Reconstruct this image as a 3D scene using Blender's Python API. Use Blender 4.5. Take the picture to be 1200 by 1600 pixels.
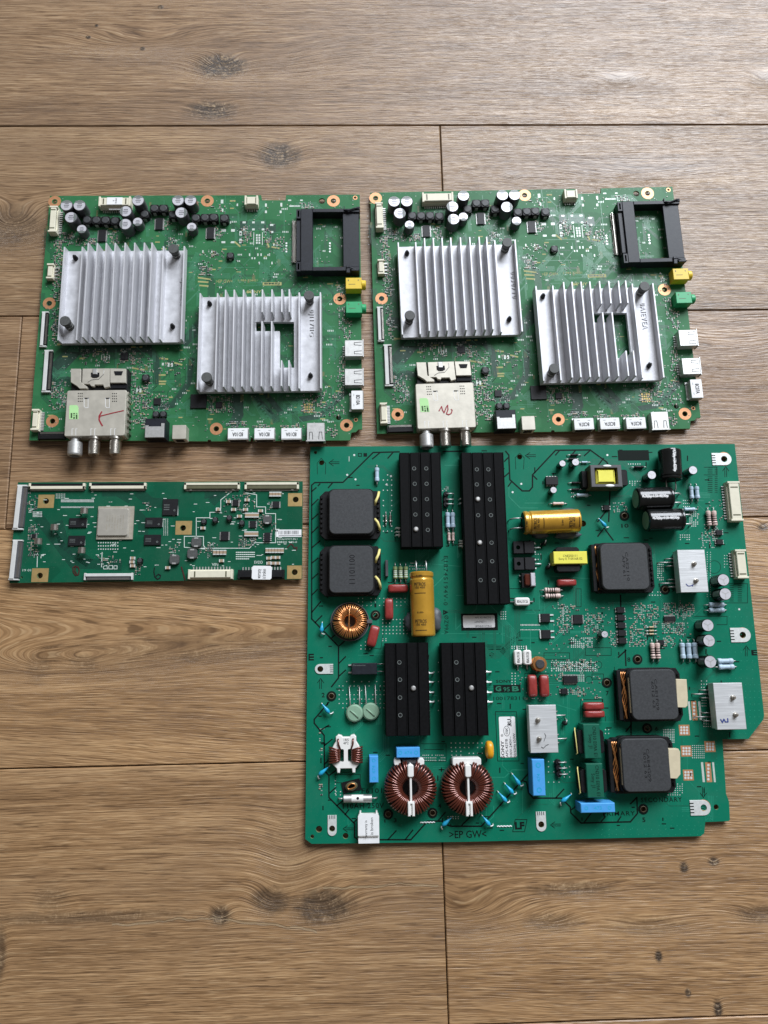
import bpy, math, random
from mathutils import Matrix, Vector
from mathutils.geometry import tessellate_polygon
for _o in list(bpy.data.objects): bpy.data.objects.remove(_o)
S = bpy.context.scene; COL = S.collection
pi, cos, sin, rad = math.pi, math.cos, math.sin, math.radians

# ---------------------------------------------------------------- camera
F = 1155.0                                   # focal length in photo pixels (1200 x 1600)
CA, CB, CC, CH, CY = 0.19598864, -0.02276993, -0.02078837, 0.52392082, -0.42170662
ROT = Matrix.Rotation(CC, 3, 'Z') @ Matrix.Rotation(CB, 3, 'Y') @ Matrix.Rotation(CA, 3, 'X')
cd = bpy.data.cameras.new('camera'); cam = bpy.data.objects.new('camera', cd); COL.objects.link(cam)
cam.matrix_world = Matrix.Translation((0, CY, CH)) @ ROT.to_4x4()
cd.sensor_fit = 'VERTICAL'; cd.sensor_height = 36; cd.sensor_width = 27; cd.lens = F / 1600 * 36
cd.clip_start = 0.01; cd.clip_end = 50
S.camera = cam
S.render.resolution_x, S.render.resolution_y = 768, 1024

# ---------------------------------------------------------------- light: one window up and to the right, dim room
w = bpy.data.worlds.new('World'); S.world = w; w.use_nodes = True
bg = w.node_tree.nodes['Background']; bg.inputs[0].default_value = (1.0, .95, .88, 1); bg.inputs[1].default_value = 0.13
def window_light(name, loc, target, sx, sy, power, col):
    l = bpy.data.lights.new(name, 'AREA'); l.shape = 'RECTANGLE'; l.size = sx; l.size_y = sy; l.energy = power; l.color = col
    o = bpy.data.objects.new(name, l); COL.objects.link(o); o.location = loc
    o.rotation_euler = (Vector(target) - Vector(loc)).to_track_quat('-Z', 'Y').to_euler(); return o
window_light('window_light', (1.40, 2.35, 2.40), (0.05, -.2, 0), 2.5, 1.9, 275, (.90, .95, 1.02))
S.view_settings.view_transform = 'Standard'; S.view_settings.look = 'None'
S.view_settings.exposure = 0; S.view_settings.gamma = 1; S.view_settings.use_curve_mapping = False

# ---------------------------------------------------------------- photo pixel -> point on a horizontal plane at height z
def P(px, py, z=0.0):
    d = ROT @ Vector(((px - 600) / F, -(py - 800) / F, -1.0))
    t = (z - CH) / d.z
    return Vector((t * d.x, CY + t * d.y))

# ---------------------------------------------------------------- mesh builder
def area2(p): return sum(p[i][0] * p[(i + 1) % len(p)][1] - p[(i + 1) % len(p)][0] * p[i][1] for i in range(len(p)))
def ccw(p): return list(p) if area2(p) > 0 else list(reversed(p))
def inset(p, b):
    n = len(p); out = []
    for i in range(n):
        a, c, d = Vector(p[i - 1]), Vector(p[i]), Vector(p[(i + 1) % n])
        e1 = (c - a).normalized(); e2 = (d - c).normalized()
        n1 = Vector((-e1.y, e1.x)); n2 = Vector((-e2.y, e2.x)); m = n1 + n2
        k = max(.3, 1 + n1.dot(n2)); out.append(tuple(c + m * (b / k)))
    return out
def rrect(x0, y0, x1, y1, r, n=3):
    pts = []
    for (cx, cy, a0) in ((x1 - r, y1 - r, 0), (x0 + r, y1 - r, 90), (x0 + r, y0 + r, 180), (x1 - r, y0 + r, 270)):
        for i in range(n + 1):
            a = rad(a0 + 90 * i / n); pts.append((cx + r * cos(a), cy + r * sin(a)))
    return pts
def disc(cx, cy, r, n=16, a0=0): return [(cx + r * cos(a0 + 2 * pi * i / n), cy + r * sin(a0 + 2 * pi * i / n)) for i in range(n)]
class MB:
    def __init__(s): s.v = []; s.f = []; s.s = []; s.M = None
    def add(s, vs, fs, smooth=False):
        o = len(s.v)
        s.v += [tuple(s.M @ Vector(v)) for v in vs] if s.M else [tuple(v) for v in vs]
        s.f += [tuple(i + o for i in f) for f in fs]; s.s += [smooth] * len(fs); return s
    def prism(s, poly, z0, z1, bev=0, holes=(), bottom=True, hole_walls=True):
        p = ccw(poly); n = len(p)
        rings = [(p, z0), (p, z1 - bev)] + ([(inset(p, bev), z1)] if bev else [])
        vs = [(x, y, z) for q, z in rings for x, y in q]; fs = []
        for k in range(len(rings) - 1):
            for i in range(n): j = (i + 1) % n; fs.append((k * n + i, k * n + j, (k + 1) * n + j, (k + 1) * n + i))
        s.add(vs, fs)
        top = rings[-1][0]; hs = [ccw(h) for h in holes]
        if not hs and n <= 4: s.add([(x, y, z1) for x, y in top], [tuple(range(n))]); bottom and s.add([(x, y, z0) for x, y in p], [tuple(reversed(range(n)))])
        else:
            for q, z, up in ((top, z1, 1), (p, z0, 0)):
                if not up and not bottom: continue
                loops = [[Vector((x, y, 0)) for x, y in l] for l in [q] + hs]
                flat = [v for l in loops for v in l]; tris = []
                for t in tessellate_polygon(loops):
                    a, b, c = (flat[i] for i in t); ok = (b - a).cross(c - a).z > 0
                    tris.append(tuple(t) if ok == bool(up) else tuple(reversed(t)))
                s.add([(v.x, v.y, z) for v in flat], tris)
        if hole_walls:
            for h in hs:
                m = len(h); vs = [(x, y, z) for z in (z0, z1) for x, y in h]
                s.add(vs, [((i + 1) % m, i, m + i, m + (i + 1) % m) for i in range(m)], True)
        return s
    def box(s, x0, y0, x1, y1, z0, z1, bev=0, cut=0):
        x0, x1 = min(x0, x1), max(x0, x1); y0, y1 = min(y0, y1), max(y0, y1)
        return s.prism(rrect(x0, y0, x1, y1, cut, 1) if cut else [(x0, y0), (x1, y0), (x1, y1), (x0, y1)], z0, z1, bev)
    def flat(s, poly, z):
        p = ccw(poly)
        if len(p) <= 4: return s.add([(x, y, z) for x, y in p], [tuple(range(len(p)))])
        t = tessellate_polygon([[Vector((x, y, 0)) for x, y in p]]); fs = []
        for q in t:
            a, b, c = (Vector(p[i]) for i in q); fs.append(tuple(q) if (b - a).cross(c - a) > 0 else tuple(reversed(q)))
        return s.add([(x, y, z) for x, y in p], fs)
    def ribbon(s, pts, wd, z, closed=False):
        q = [Vector(p) for p in pts]; n = len(q)
        for i in range(n if closed else n - 1):
            a, b = q[i], q[(i + 1) % n]; d = b - a
            if d.length < 1e-7: continue
            d.normalize(); m = Vector((-d.y, d.x)) * wd / 2; e = d * wd * .3
            s.flat([a - e + m, a - e - m, b + e - m, b + e + m], z + (i % 3) * 4e-6)
        return s
    def ring(s, cx, cy, r0, r1, z, n=20):
        a = disc(cx, cy, r0, n); b = disc(cx, cy, r1, n)
        return s.add([(x, y, z) for x, y in a + b], [(i, n + i, n + (i + 1) % n, (i + 1) % n) for i in range(n)])
    def lathe(s, prof, n=20, M=None, smooth=True):
        old = s.M
        if M is not None: s.M = (old @ M) if old else M
        for (r0, z0), (r1, z1) in zip(prof, prof[1:]):
            vs = [(r * cos(2 * pi * i / n), r * sin(2 * pi * i / n), z) for r, z in ((r0, z0), (r1, z1)) for i in range(n)]
            if r1 < 1e-9: s.add(vs[:n] + [(0, 0, z1)], [(i, (i + 1) % n, n) for i in range(n)], smooth and abs(z1 - z0) > 1e-6)
            elif r0 < 1e-9: s.add([(0, 0, z0)] + vs[n:], [(0, 1 + (i + 1) % n, 1 + i) for i in range(n)], smooth and abs(z1 - z0) > 1e-6)
            else: s.add(vs, [(i, (i + 1) % n, n + (i + 1) % n, n + i) for i in range(n)], smooth and abs(z1 - z0) > 1e-6)
        s.M = old; return s
    def tube(s, pts, r, n=6, closed=False):
        q = [Vector(p) for p in pts]; m = len(q); rr = r if isinstance(r, (list, tuple)) else [r] * m
        vs = []; up = None
        for i in range(m):
            t = (q[(i + 1) % m] - q[i - 1]) if closed or 0 < i < m - 1 else (q[1] - q[0] if i == 0 else q[-1] - q[-2])
            t.normalize()
            if up is None: up = Vector((0, 0, 1)) if abs(t.z) < .9 else Vector((1, 0, 0))
            x = t.cross(up)
            if x.length < 1e-6: x = t.cross(Vector((.3, .9, .1)))
            x.normalize(); y = x.cross(t); up = y
            vs += [tuple(q[i] + (x * cos(2 * pi * k / n) + y * sin(2 * pi * k / n)) * rr[i]) for k in range(n)]
        fs = []
        for i in range(m if closed else m - 1):
            a, b = i * n, ((i + 1) % m) * n
            fs += [(a + k, b + k, b + (k + 1) % n, a + (k + 1) % n) for k in range(n)]
        if not closed: fs += [tuple(range(n)), tuple(reversed(range((m - 1) * n, m * n)))]
        return s.add(vs, fs, True)
    def sell(s, a, b, c, e1=.5, e2=.5, n=20, m=10, z=0):
        f = lambda t, e: math.copysign(abs(t) ** e, t); vs = []
        for j in range(m + 1):
            v = -pi / 2 + pi * j / m
            for i in range(n):
                u = 2 * pi * i / n
                vs.append((a * f(cos(v), e1) * f(cos(u), e2), b * f(cos(v), e1) * f(sin(u), e2), z + c * f(sin(v), e1)))
        return s.add(vs, [(j * n + i, j * n + (i + 1) % n, (j + 1) * n + (i + 1) % n, (j + 1) * n + i) for j in range(m) for i in range(n)], True)
    def mesh(s, name, mat):
        me = bpy.data.meshes.new(name); me.from_pydata(s.v, [], s.f); me.polygons.foreach_set('use_smooth', s.s)
        me.materials.append(mat); me.update(); return me
RX = Matrix.Rotation(pi / 2, 4, 'Y')             # lathe axis z -> x
RYm = Matrix.Rotation(-pi / 2, 4, 'X')           # lathe axis z -> y
def T3(x, y, z): return Matrix.Translation((x, y, z))
def obj(name, data, parent=None, loc=(0, 0, 0), rz=0):
    o = bpy.data.objects.new(name, data); COL.objects.link(o); o.location = loc; o.rotation_euler = (0, 0, rz)
    if parent: o.parent = parent
    return o

# ---------------------------------------------------------------- materials
class G:                                          # small node-graph helper
    def __init__(s, name):
        s.m = bpy.data.materials.new(name); s.m.use_nodes = True; s.t = s.m.node_tree; s.b = s.t.nodes['Principled BSDF']
    def n(s, kind, **kw):
        o = s.t.nodes.new(kind)
        for k, v in kw.items(): setattr(o, k, v)
        return o
    def put(s, sock, v):
        if v is None: return
        if isinstance(v, bpy.types.NodeSocket): s.t.links.new(v, sock)
        elif isinstance(v, (tuple, list)) and len(v) == 3 and sock.type == 'RGBA': sock.default_value = (*v, 1)
        else: sock.default_value = v
    def math(s, op, a, b=None, c=None, clamp=False):
        o = s.n('ShaderNodeMath', operation=op, use_clamp=clamp)
        for i, v in enumerate((a, b, c)): s.put(o.inputs[i], v)
        return o.outputs[0]
    def vmul(s, v, k):
        o = s.n('ShaderNodeVectorMath', operation='MULTIPLY'); s.put(o.inputs[0], v); o.inputs[1].default_value = k; return o.outputs[0]
    def coord(s): return s.n('ShaderNodeTexCoord').outputs['Object']
    def noise(s, v, scale=5, detail=2, rough=.5, dist=0):
        o = s.n('ShaderNodeTexNoise'); s.put(o.inputs['Vector'], v); o.inputs['Scale'].default_value = scale
        o.inputs['Detail'].default_value = detail; o.inputs['Roughness'].default_value = rough; o.inputs['Distortion'].default_value = dist
        return o.outputs['Fac']
    def mix(s, f, a, b, mode='MIX'):
        o = s.n('ShaderNodeMix', data_type='RGBA', blend_type=mode); s.put(o.inputs[0], f); s.put(o.inputs[6], a); s.put(o.inputs[7], b); return o.outputs[2]
    def ramp(s, f, stops):
        o = s.n('ShaderNodeValToRGB'); s.put(o.inputs[0], f); e = o.color_ramp.elements
        while len(e) < len(stops): e.new(.5)
        for k, (p, c) in zip(e, stops): k.position = p; k.color = (*c, 1) if isinstance(c, tuple) else (c, c, c, 1)
        return o.outputs[0]
    def bump(s, h, strength, dist):
        o = s.n('ShaderNodeBump'); s.put(o.inputs['Height'], h); o.inputs['Strength'].default_value = strength; o.inputs['Distance'].default_value = dist
        s.t.links.new(o.outputs[0], s.b.inputs['Normal'])
    def set(s, **kw):
        for k, v in kw.items(): s.put(s.b.inputs[k.replace('_', ' ')], v)
def MAT(name, col, rough=.5, metal=0, var=.12, vs=300, bump=0, spec=.5, rvar=.1, stretch=None, coat=0):
    g = G(name); c = g.coord()
    if stretch: c = g.vmul(c, stretch)
    nz = g.noise(c, vs, 3, .6)
    lo = tuple(max(0, x * (1 - var)) for x in col); hi = tuple(min(1, x * (1 + var)) for x in col)
    g.set(Base_Color=g.ramp(nz, [(.3, lo), (.7, hi)]), Metallic=metal, Roughness=g.math('MULTIPLY_ADD', nz, rvar, rough - rvar / 2), Specular_IOR_Level=spec)
    if coat: g.set(Coat_Weight=coat, Coat_Roughness=.15)
    if bump: g.bump(g.noise(c, vs * 2.5, 2), bump, 2e-4)
    return g.m
def PCB(name, a, b, cscale, rough=.33, patch=.5):
    g = G(name); c = g.coord()
    vo = g.n('ShaderNodeTexVoronoi', distance='CHEBYCHEV'); g.put(vo.inputs['Vector'], c); vo.inputs['Scale'].default_value = cscale
    sep = g.n('ShaderNodeSeparateColor'); g.t.links.new(vo.outputs['Color'], sep.inputs[0])
    cell = g.math('MULTIPLY', sep.outputs[0], patch)
    nz = g.noise(c, 90, 4, .65); k = g.math('MULTIPLY_ADD', nz, .5, cell, clamp=True)
    dust = g.math('MULTIPLY', g.math('MULTIPLY_ADD', g.noise(c, 34, 5, .7), 2.6, -1.2, clamp=True), .055)
    speck = g.math('MULTIPLY', g.math('MULTIPLY_ADD', g.noise(c, 1400, 1), 22.0, -15.6, clamp=True), .16)
    col = g.mix(g.math('MAXIMUM', dust, speck), g.mix(k, a, b), (.34, .36, .33))
    g.set(Base_Color=col, Roughness=g.math('MULTIPLY_ADD', g.noise(c, 25, 4, .65), .34, rough - .17), Specular_IOR_Level=.17)
    g.bump(g.noise(c, 2500, 2), .08, 1e-4)
    return g.m
m = {}
m['pcb_main'] = PCB('green_solder_mask', (.019, .112, .042), (.042, .185, .074), 55, .40)
m['pcb_psu'] = PCB('teal_solder_mask', (.0030, .142, .082), (.0042, .178, .104), 22, .42, .25)
m['pcb_tcon'] = PCB('dark_green_solder_mask', (.0035, .068, .034), (.006, .105, .054), 45, .40)
m['pcb_edge'] = MAT('board_edge', (.20, .24, .11), .7)
m['tr_dark'] = MAT('trace_dark', (.016, .06, .036), .35)
m['tr_mid'] = MAT('trace_green', (.05, .20, .11), .33)
m['tr_psu'] = MAT('trace_teal', (.010, .21, .128), .38)
m['tr_psud'] = MAT('trace_teal_dark', (.002, .115, .066), .4)
m['tr_tcon'] = MAT('trace_tcon', (.006, .045, .03), .35)
m['tr_band'] = MAT('trace_band', (.028, .066, .047), .4, 0, .25, 260, spec=.3)
m['olive'] = MAT('olive_pad', (.10, .135, .045), .5)
m['alu'] = MAT('brushed_aluminium', (.60, .60, .625), .50, .35, .10, 700, .2, stretch=(1, .05, 1))
m['alu_cast'] = MAT('sandblasted_aluminium', (.57, .57, .595), .52, .3, .13, 160, .35, rvar=.25)
m['alu_sq'] = MAT('sawn_aluminium', (.70, .71, .72), .45, .5, .10, 900, .3, stretch=(.05, 1, 1))
m['black_al'] = MAT('black_anodised', (.0045, .0045, .005), .65, 0, .3, 600, .2, .10)
m['black'] = MAT('black_plastic', (.008, .008, .009), .48, 0, .25, 500, .15, .25)
m['navy'] = MAT('dark_slot_plastic', (.014, .016, .022), .45, 0, .2, 400, .15, .3)
m['ferrite'] = MAT('ferrite_grey', (.044, .046, .049), .5, 0, .16, 700, .3, .42, .2)
m['rubber'] = MAT('grey_rubber', (.07, .072, .07), .6, 0, .2, 900, .2)
m['chip'] = MAT('chip_black', (.012, .012, .014), .48, 0, .2, 900, .1, .3)
m['cream'] = MAT('cream_plastic', (.70, .66, .52), .45, 0, .05, 300)
m['tan'] = MAT('tan_plastic', (.60, .52, .36), .45, 0, .05, 300)
m['white'] = MAT('white_plastic', (.78, .77, .74), .4, 0, .04, 300)
m['paper'] = MAT('white_paper', (.80, .80, .80), .6, 0, .04, 300)
m['greenpaper'] = MAT('green_paper', (.42, .72, .32), .6, 0, .05, 300)
m['silver'] = MAT('tinned_metal', (.54, .535, .52), .5, .8, .1, 500)
m['nickel'] = MAT('nickel_plate', (.58, .55, .50), .33, 1, .12, 250, .15)
m['tin'] = MAT('tuner_tinplate', (.56, .525, .45), .48, .45, .08, 140, .12, rvar=.15)
m['solder'] = MAT('solder', (.74, .76, .74), .42, .35, .1, 800)
m['pad'] = MAT('bare_pad', (.55, .60, .55), .45, .2, .1, 800)
m['copper'] = MAT('bare_copper', (.62, .30, .15), .42, .5, .12, 500)
m['gold'] = MAT('gold_plate', (.52, .36, .15), .4, .5, .1, 300)
m['hole'] = MAT('hole_wall', (.20, .16, .10), .5, .4)
m['silkw'] = MAT('white_print', (.62, .68, .63), .6)
m['silky'] = MAT('yellow_print', (.33, .32, .12), .6)
m['silkb'] = MAT('black_print', (.005, .010, .008), .6, spec=.12)
m['silkg'] = MAT('green_print', (.01, .16, .09), .5)
m['ink'] = MAT('ink', (.010, .010, .012), .6, spec=.15)
m['red_ink'] = MAT('red_marker', (.30, .02, .03), .5)
m['blue_ink'] = MAT('blue_marker', (.03, .05, .22), .5)
m['brown_ink'] = MAT('dark_marker', (.05, .008, .006), .5)
m['cap_grey'] = MAT('grey_sleeve', (.085, .085, .092), .4, .3, .1, 400)
m['cap_top'] = MAT('cap_top', (.62, .61, .65), .42, .35, .06, 500)
m['cap_black'] = MAT('black_sleeve', (.008, .009, .009), .2, 0, .2, 300)
m['cap_stripe'] = MAT('grey_stripe', (.16, .18, .17), .35)
m['goldcap'] = MAT('gold_sleeve', (.56, .30, .035), .26, .35, .10, 120, .1, coat=.4)
m['red'] = MAT('red_epoxy', (.27, .035, .03), .35, 0, .12, 400, .2)
m['yellow'] = MAT('yellow_plastic', (.72, .50, .03), .45, 0, .06, 300)
m['green'] = MAT('green_plastic', (.02, .34, .13), .42, 0, .06, 300)
m['tape'] = MAT('yellow_tape', (.80, .74, .10), .4, 0, .06, 150, .2)
m['tapeg'] = MAT('green_tape', (.005, .105, .064), .4, 0, .12, 200, .2)
m['varistor'] = MAT('varistor_green', (.22, .36, .25), .5, 0, .06, 400, .2)
m['blue'] = MAT('blue_box', (.07, .34, .74), .45, 0, .05, 300)
m['cyan'] = MAT('blue_epoxy', (.02, .36, .60), .3, 0, .1, 400)
m['amber'] = MAT('amber_epoxy', (.72, .33, .015), .35, 0, .08, 300)
m['resb'] = MAT('pale_blue_resistor', (.42, .54, .64), .45, 0, .06, 400)
m['resp'] = MAT('pink_resistor', (.66, .50, .45), .45, 0, .06, 400)
m['resg'] = MAT('olive_resistor', (.20, .26, .11), .45)
m['rest'] = MAT('tan_resistor', (.50, .38, .22), .45)
m['wire_red'] = MAT('red_enamel_wire', (.125, .030, .017), .22, .45, .15, 400, coat=.6)
m['wire_cu'] = MAT('copper_wire', (.62, .27, .09), .25, .7, .15, 400, coat=.4)
m['sleeve_y'] = MAT('yellow_sleeve', (.78, .68, .25), .5)
m['smdend'] = MAT('chip_end_tin', (.46, .48, .46), .45, .3, .15, 800)
m['ffc'] = MAT('ivory_plastic', (.60, .60, .58), .45, 0, .06, 300)
m['ferr_print'] = MAT('ferrite_print', (.014, .014, .015), .6, spec=.1)
m['core_olive'] = MAT('olive_core', (.10, .095, .05), .55)
m['core_grey'] = MAT('grey_core', (.085, .085, .09), .5)
m['goop'] = MAT('grey_sealant', (.07, .08, .09), .5, 0, .2, 200, .3)
m['tanchip'] = MAT('tan_chip', (.36, .26, .17), .5)
m['lid'] = MAT('chip_lid', (.50, .47, .41), .42, .45, .05, 300, .1)
m['subst'] = MAT('chip_substrate', (.40, .36, .29), .5, .2)
m['glass'] = MAT('fuse_glass', (.45, .38, .34), .2, .4, .15, 200)
m['dark'] = MAT('dark_gap', (.015, .010, .007), .9)

# ---------------------------------------------------------------- floor of oak laminate planks
W = 0.163
def wood(name, cx, cy, seed, knots=(), tint=(1, 1, 1), cracks=(), wavy=.010, slope=0.0):
    g = G(name); co = g.coord()
    sp = g.n('ShaderNodeSeparateXYZ'); g.put(sp.inputs[0], co); x, y = sp.outputs[0], sp.outputs[1]
    def vec(a, b, c=0.0):
        o = g.n('ShaderNodeCombineXYZ'); g.put(o.inputs[0], a); g.put(o.inputs[1], b); g.put(o.inputs[2], c); return o.outputs[0]
    M_ = g.math
    n1 = g.noise(vec(M_('MULTIPLY', x, 5.0), M_('MULTIPLY', y, 16.0), seed * 7.3), 1, 2)
    n0 = g.noise(vec(M_('MULTIPLY', x, 30.0), M_('MULTIPLY', y, 45.0), seed * 3.1), 1, 2)
    n2 = g.noise(vec(M_('MULTIPLY', x, 120.0), M_('MULTIPLY', y, 200.0), seed * 1.7), 1, 3, .6)
    f = M_('MULTIPLY_ADD', n1, wavy * .9, y); f = M_('MULTIPLY_ADD', n0, .0006, f); f = M_('MULTIPLY_ADD', n2, .00022, f)
    if slope: f = M_('MULTIPLY_ADD', x, slope, f)
    dark = None
    for (kx, ky, rx, ry, amp, dk) in knots:
        dx = M_('DIVIDE', M_('SUBTRACT', x, kx - cx), rx); dy = M_('DIVIDE', M_('SUBTRACT', y, ky - cy), ry)
        d2 = M_('ADD', M_('MULTIPLY', dx, dx), M_('MULTIPLY', dy, dy))
        e = M_('POWER', 2.71828, M_('MULTIPLY', d2, -1.0))
        f = M_('MULTIPLY_ADD', e, amp * .72, f)
        if dk:
            en = M_('POWER', 2.71828, M_('MULTIPLY', M_('MAXIMUM', M_('MULTIPLY_ADD', n2, 1.5, M_('SUBTRACT', d2, .75)), 0.0), -1.0))
            e2 = M_('MULTIPLY', M_('MULTIPLY_ADD', en, 2.0, -.42, clamp=True), dk)
            dark = e2 if dark is None else M_('MAXIMUM', dark, e2)
    s1 = g.noise(vec(M_('MULTIPLY', x, 10.0), M_('MULTIPLY', f, 700.0), seed), 1, 3, .65)
    s2 = g.noise(vec(M_('MULTIPLY', x, 50.0), M_('MULTIPLY', f, 1700.0), seed + 3), 1, 2, .6)
    s3 = g.noise(vec(M_('MULTIPLY', x, 2.2), M_('MULTIPLY', f, 46.0), seed + 9), 1, 3, .55)
    s4 = g.noise(vec(M_('MULTIPLY', x, 46.0), M_('MULTIPLY', f, 1100.0), seed + 5), 1, 2, .6)
    pat = g.noise(vec(M_('MULTIPLY', x, 8.0), M_('MULTIPLY', y, 26.0), seed + 2), 1, 4, .6)
    mixd = M_('ADD', M_('MULTIPLY', s1, .30), M_('ADD', M_('MULTIPLY', s2, .44), M_('MULTIPLY', s3, .26)))
    mixd = M_('SUBTRACT', mixd, .50); mixd = M_('MULTIPLY_ADD', mixd, 3.5, .5, clamp=True)
    t = lambda c: tuple(a * b for a, b in zip(c, tint))
    col = g.ramp(mixd, [(.0, t((0.107, 0.055, 0.024))), (.30, t((0.209, 0.118, 0.055))), (.60, t((0.322, 0.192, 0.097))), (1.0, t((0.491, 0.323, 0.176)))])
    col = g.mix(M_('MULTIPLY', M_('MULTIPLY_ADD', s4, 14.0, -8.3, clamp=True), .68), col, t((0.076, 0.038, 0.016)))        # dark pores
    col = g.mix(M_('MULTIPLY', M_('MULTIPLY_ADD', s4, -14.0, 5.7, clamp=True), .42), col, t((0.554, 0.389, 0.231)))              # pale flecks
    col = g.mix(M_('MULTIPLY_ADD', pat, 1.3, -.52, clamp=True), col, t((0.178, 0.111, 0.067)))
    height = M_('MULTIPLY_ADD', s4, -1.3, M_('MULTIPLY_ADD', s2, .8, M_('MULTIPLY', s1, .6)))
    if dark is not None:
        kn = M_('MULTIPLY_ADD', g.noise(co, 210, 4, .7, 2.0), .55, M_('MULTIPLY', s1, .45))
        kc = g.ramp(kn, [(.41, (.012, .008, .005)), (.50, (.048, .032, .021)), (.56, (.150, .100, .058)), (.62, (.40, .30, .19))])
        col = g.mix(M_('MINIMUM', dark, .92), col, kc)
        height = M_('MULTIPLY_ADD', M_('MULTIPLY', dark, kn), .8, height)
    for (x0, x1, ya, yb, wd, pale) in cracks:
        nn = g.noise(vec(M_('MULTIPLY', x, 28.0), seed, 0.0), 1, 3, .6)
        u = M_('DIVIDE', M_('SUBTRACT', x, x0 - cx), x1 - x0)
        yc = M_('ADD', M_('MULTIPLY_ADD', u, yb - ya, ya - cy - .006), M_('MULTIPLY', nn, .012))
        d = M_('ABSOLUTE', M_('SUBTRACT', y, yc))
        inx = M_('MULTIPLY', M_('GREATER_THAN', u, 0.0), M_('LESS_THAN', u, 1.0))
        thick = M_('MULTIPLY', g.noise(vec(M_('MULTIPLY', x, 70.0), seed + 1, 0.0), 1, 1), wd * 2)
        ln = M_('MULTIPLY', M_('LESS_THAN', d, thick), inx)
        dk = M_('MULTIPLY', M_('LESS_THAN', M_('ABSOLUTE', M_('SUBTRACT', d, wd * 1.2)), wd), inx)
        col = g.mix(M_('MULTIPLY', dk, .4), col, (.05, .03, .016)); col = g.mix(M_('MULTIPLY', ln, .5), col, pale)
        height = M_('MULTIPLY_ADD', ln, -.5, height)
    g.set(Base_Color=col, Roughness=M_('MULTIPLY_ADD', mixd, -.08, .44), Specular_IOR_Level=.64)
    g.bump(height, .5, 7e-4)
    return g.m
floor = obj('floor', MB().box(-2.0, -2.1, 2.0, 1.6, -.012, -.0082).mesh('floor', m['dark'])); floor['kind'] = 'structure'
def W2(px, py): q = P(px, py); return q.x, q.y
X0, X1, X3 = P(687.4, 195).x, P(33, 510).x, P(694, 1400).x
def kn(px, py, rx, ry, amp, dk): return (*W2(px, py), rx, ry, amp, dk)
def crack(xa, ya, xb, yb, wd, pale=(.46, .34, .20)): a = W2(xa, ya); b = W2(xb, yb); return (a[0], b[0], a[1], b[1], wd, pale)
feat = {   # (row, index): seed, knots, tint, cracks, wavy, slope
    (-1, 0): (1.3, [kn(345, 103, .021, .0115, .019, .96), kn(330, 172, .020, .009, .009, .78), kn(185, 70, .06, .013, .012, 0), kn(418, 95, .055, .022, .016, .0), kn(250, 60, .05, .014, .010, 0), kn(223, 76, .0022, .0018, .001, 1), kn(138, 58, .002, .0016, .001, 1), kn(151, 40, .0018, .0015, .001, 1), kn(251, 11, .0025, .0018, .001, 1), kn(970, 125, .018, .006, .008, .25), kn(1195, 125, .012, .009, .01, .25)], (.90, .93, 1.0), [], .008, 0),
    (0, 0): (4.1, [kn(436, 243, .0165, .0125, .011, .86), kn(18, 352, .026, .018, .030, .50), kn(80, 330, .07, .03, .010, 0)], (.90, .93, .98), [], .006, 0),
    (0, 1): (6.6, [kn(1000, 275, .06, .012, .010, 0), kn(800, 275, .008, .005, .004, .2)], (.88, .92, 1.0), [], .006, 0),
    (1, 0): (8.2, [], (.93, .93, .95), [], .01, 0),
    (1, 1): (9.7, [kn(1140, 560, .08, .03, .02, 0)], (.93, .92, .94), [], .008, 0),
    (2, 0): (12.4, [kn(-20, 1045, .12, .026, .040, .0), kn(150, 1030, .075, .014, .016, .16), kn(330, 1012, .085, .011, .011, .26), kn(450, 997, .05, .006, .006, .3), kn(130, 1035, .012, .008, .003, .35), kn(300, 1025, .012, .005, .002, .4), kn(60, 1040, .010, .012, .003, .3), kn(1192, 823, .004, .003, .004, .9)], (1.20, 1.16, 1.06), [], .010, .10),
    (3, 0): (15.5, [kn(505, 1416, .021, .0115, .014, .74), kn(424, 1407, .013, .009, .010, .66), kn(345, 1430, .0075, .0065, .007, .82), kn(0, 1490, .004, .018, .004, .6), kn(130, 1432, .07, .004, .004, .42), kn(450, 1340, .02, .03, .012, .18), kn(80, 1405, .012, .008, .003, .3)], (1.10, 1.07, 1.0),
             [crack(175, 1442, 345, 1437, .00045), crack(350, 1438, 495, 1458, .0005), crack(505, 1388, 685, 1384, .00045)], .008, 0),
    (3, 1): (18.9, [kn(720, 1430, .045, .018, .026, .10), kn(895, 1388, .030, .005, .006, .45), kn(862, 1440, .02, .006, .006, .45), kn(1010, 1446, .03, .006, .006, .30), kn(1190, 1428, .018, .006, .008, .5), kn(1069, 1355, .003, .004, .003, .9), kn(1115, 1346, .004, .003, .003, .85), kn(1029, 1493, .0025, .004, .002, .9), kn(1122, 1577, .003, .007, .003, .9), kn(1075, 1551, .002, .003, .001, .85)], (1.20, 1.16, 1.06), [], .012, .03),
    (4, 0): (22.3, [], (1.12, 1.08, 1.0), [], .008, 0),
}
LEN = 1.285
seams = {-3: .3, -2: -.35, -1: .75, 0: X0, 1: X1, 2: .92, 3: X3, 4: .05, 5: .5, 6: -.3}
generic = [wood('oak_laminate_generic', 0, 0, 31.0 + 5 * i, [], (1, .99, .97)) for i in range(3)]
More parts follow.
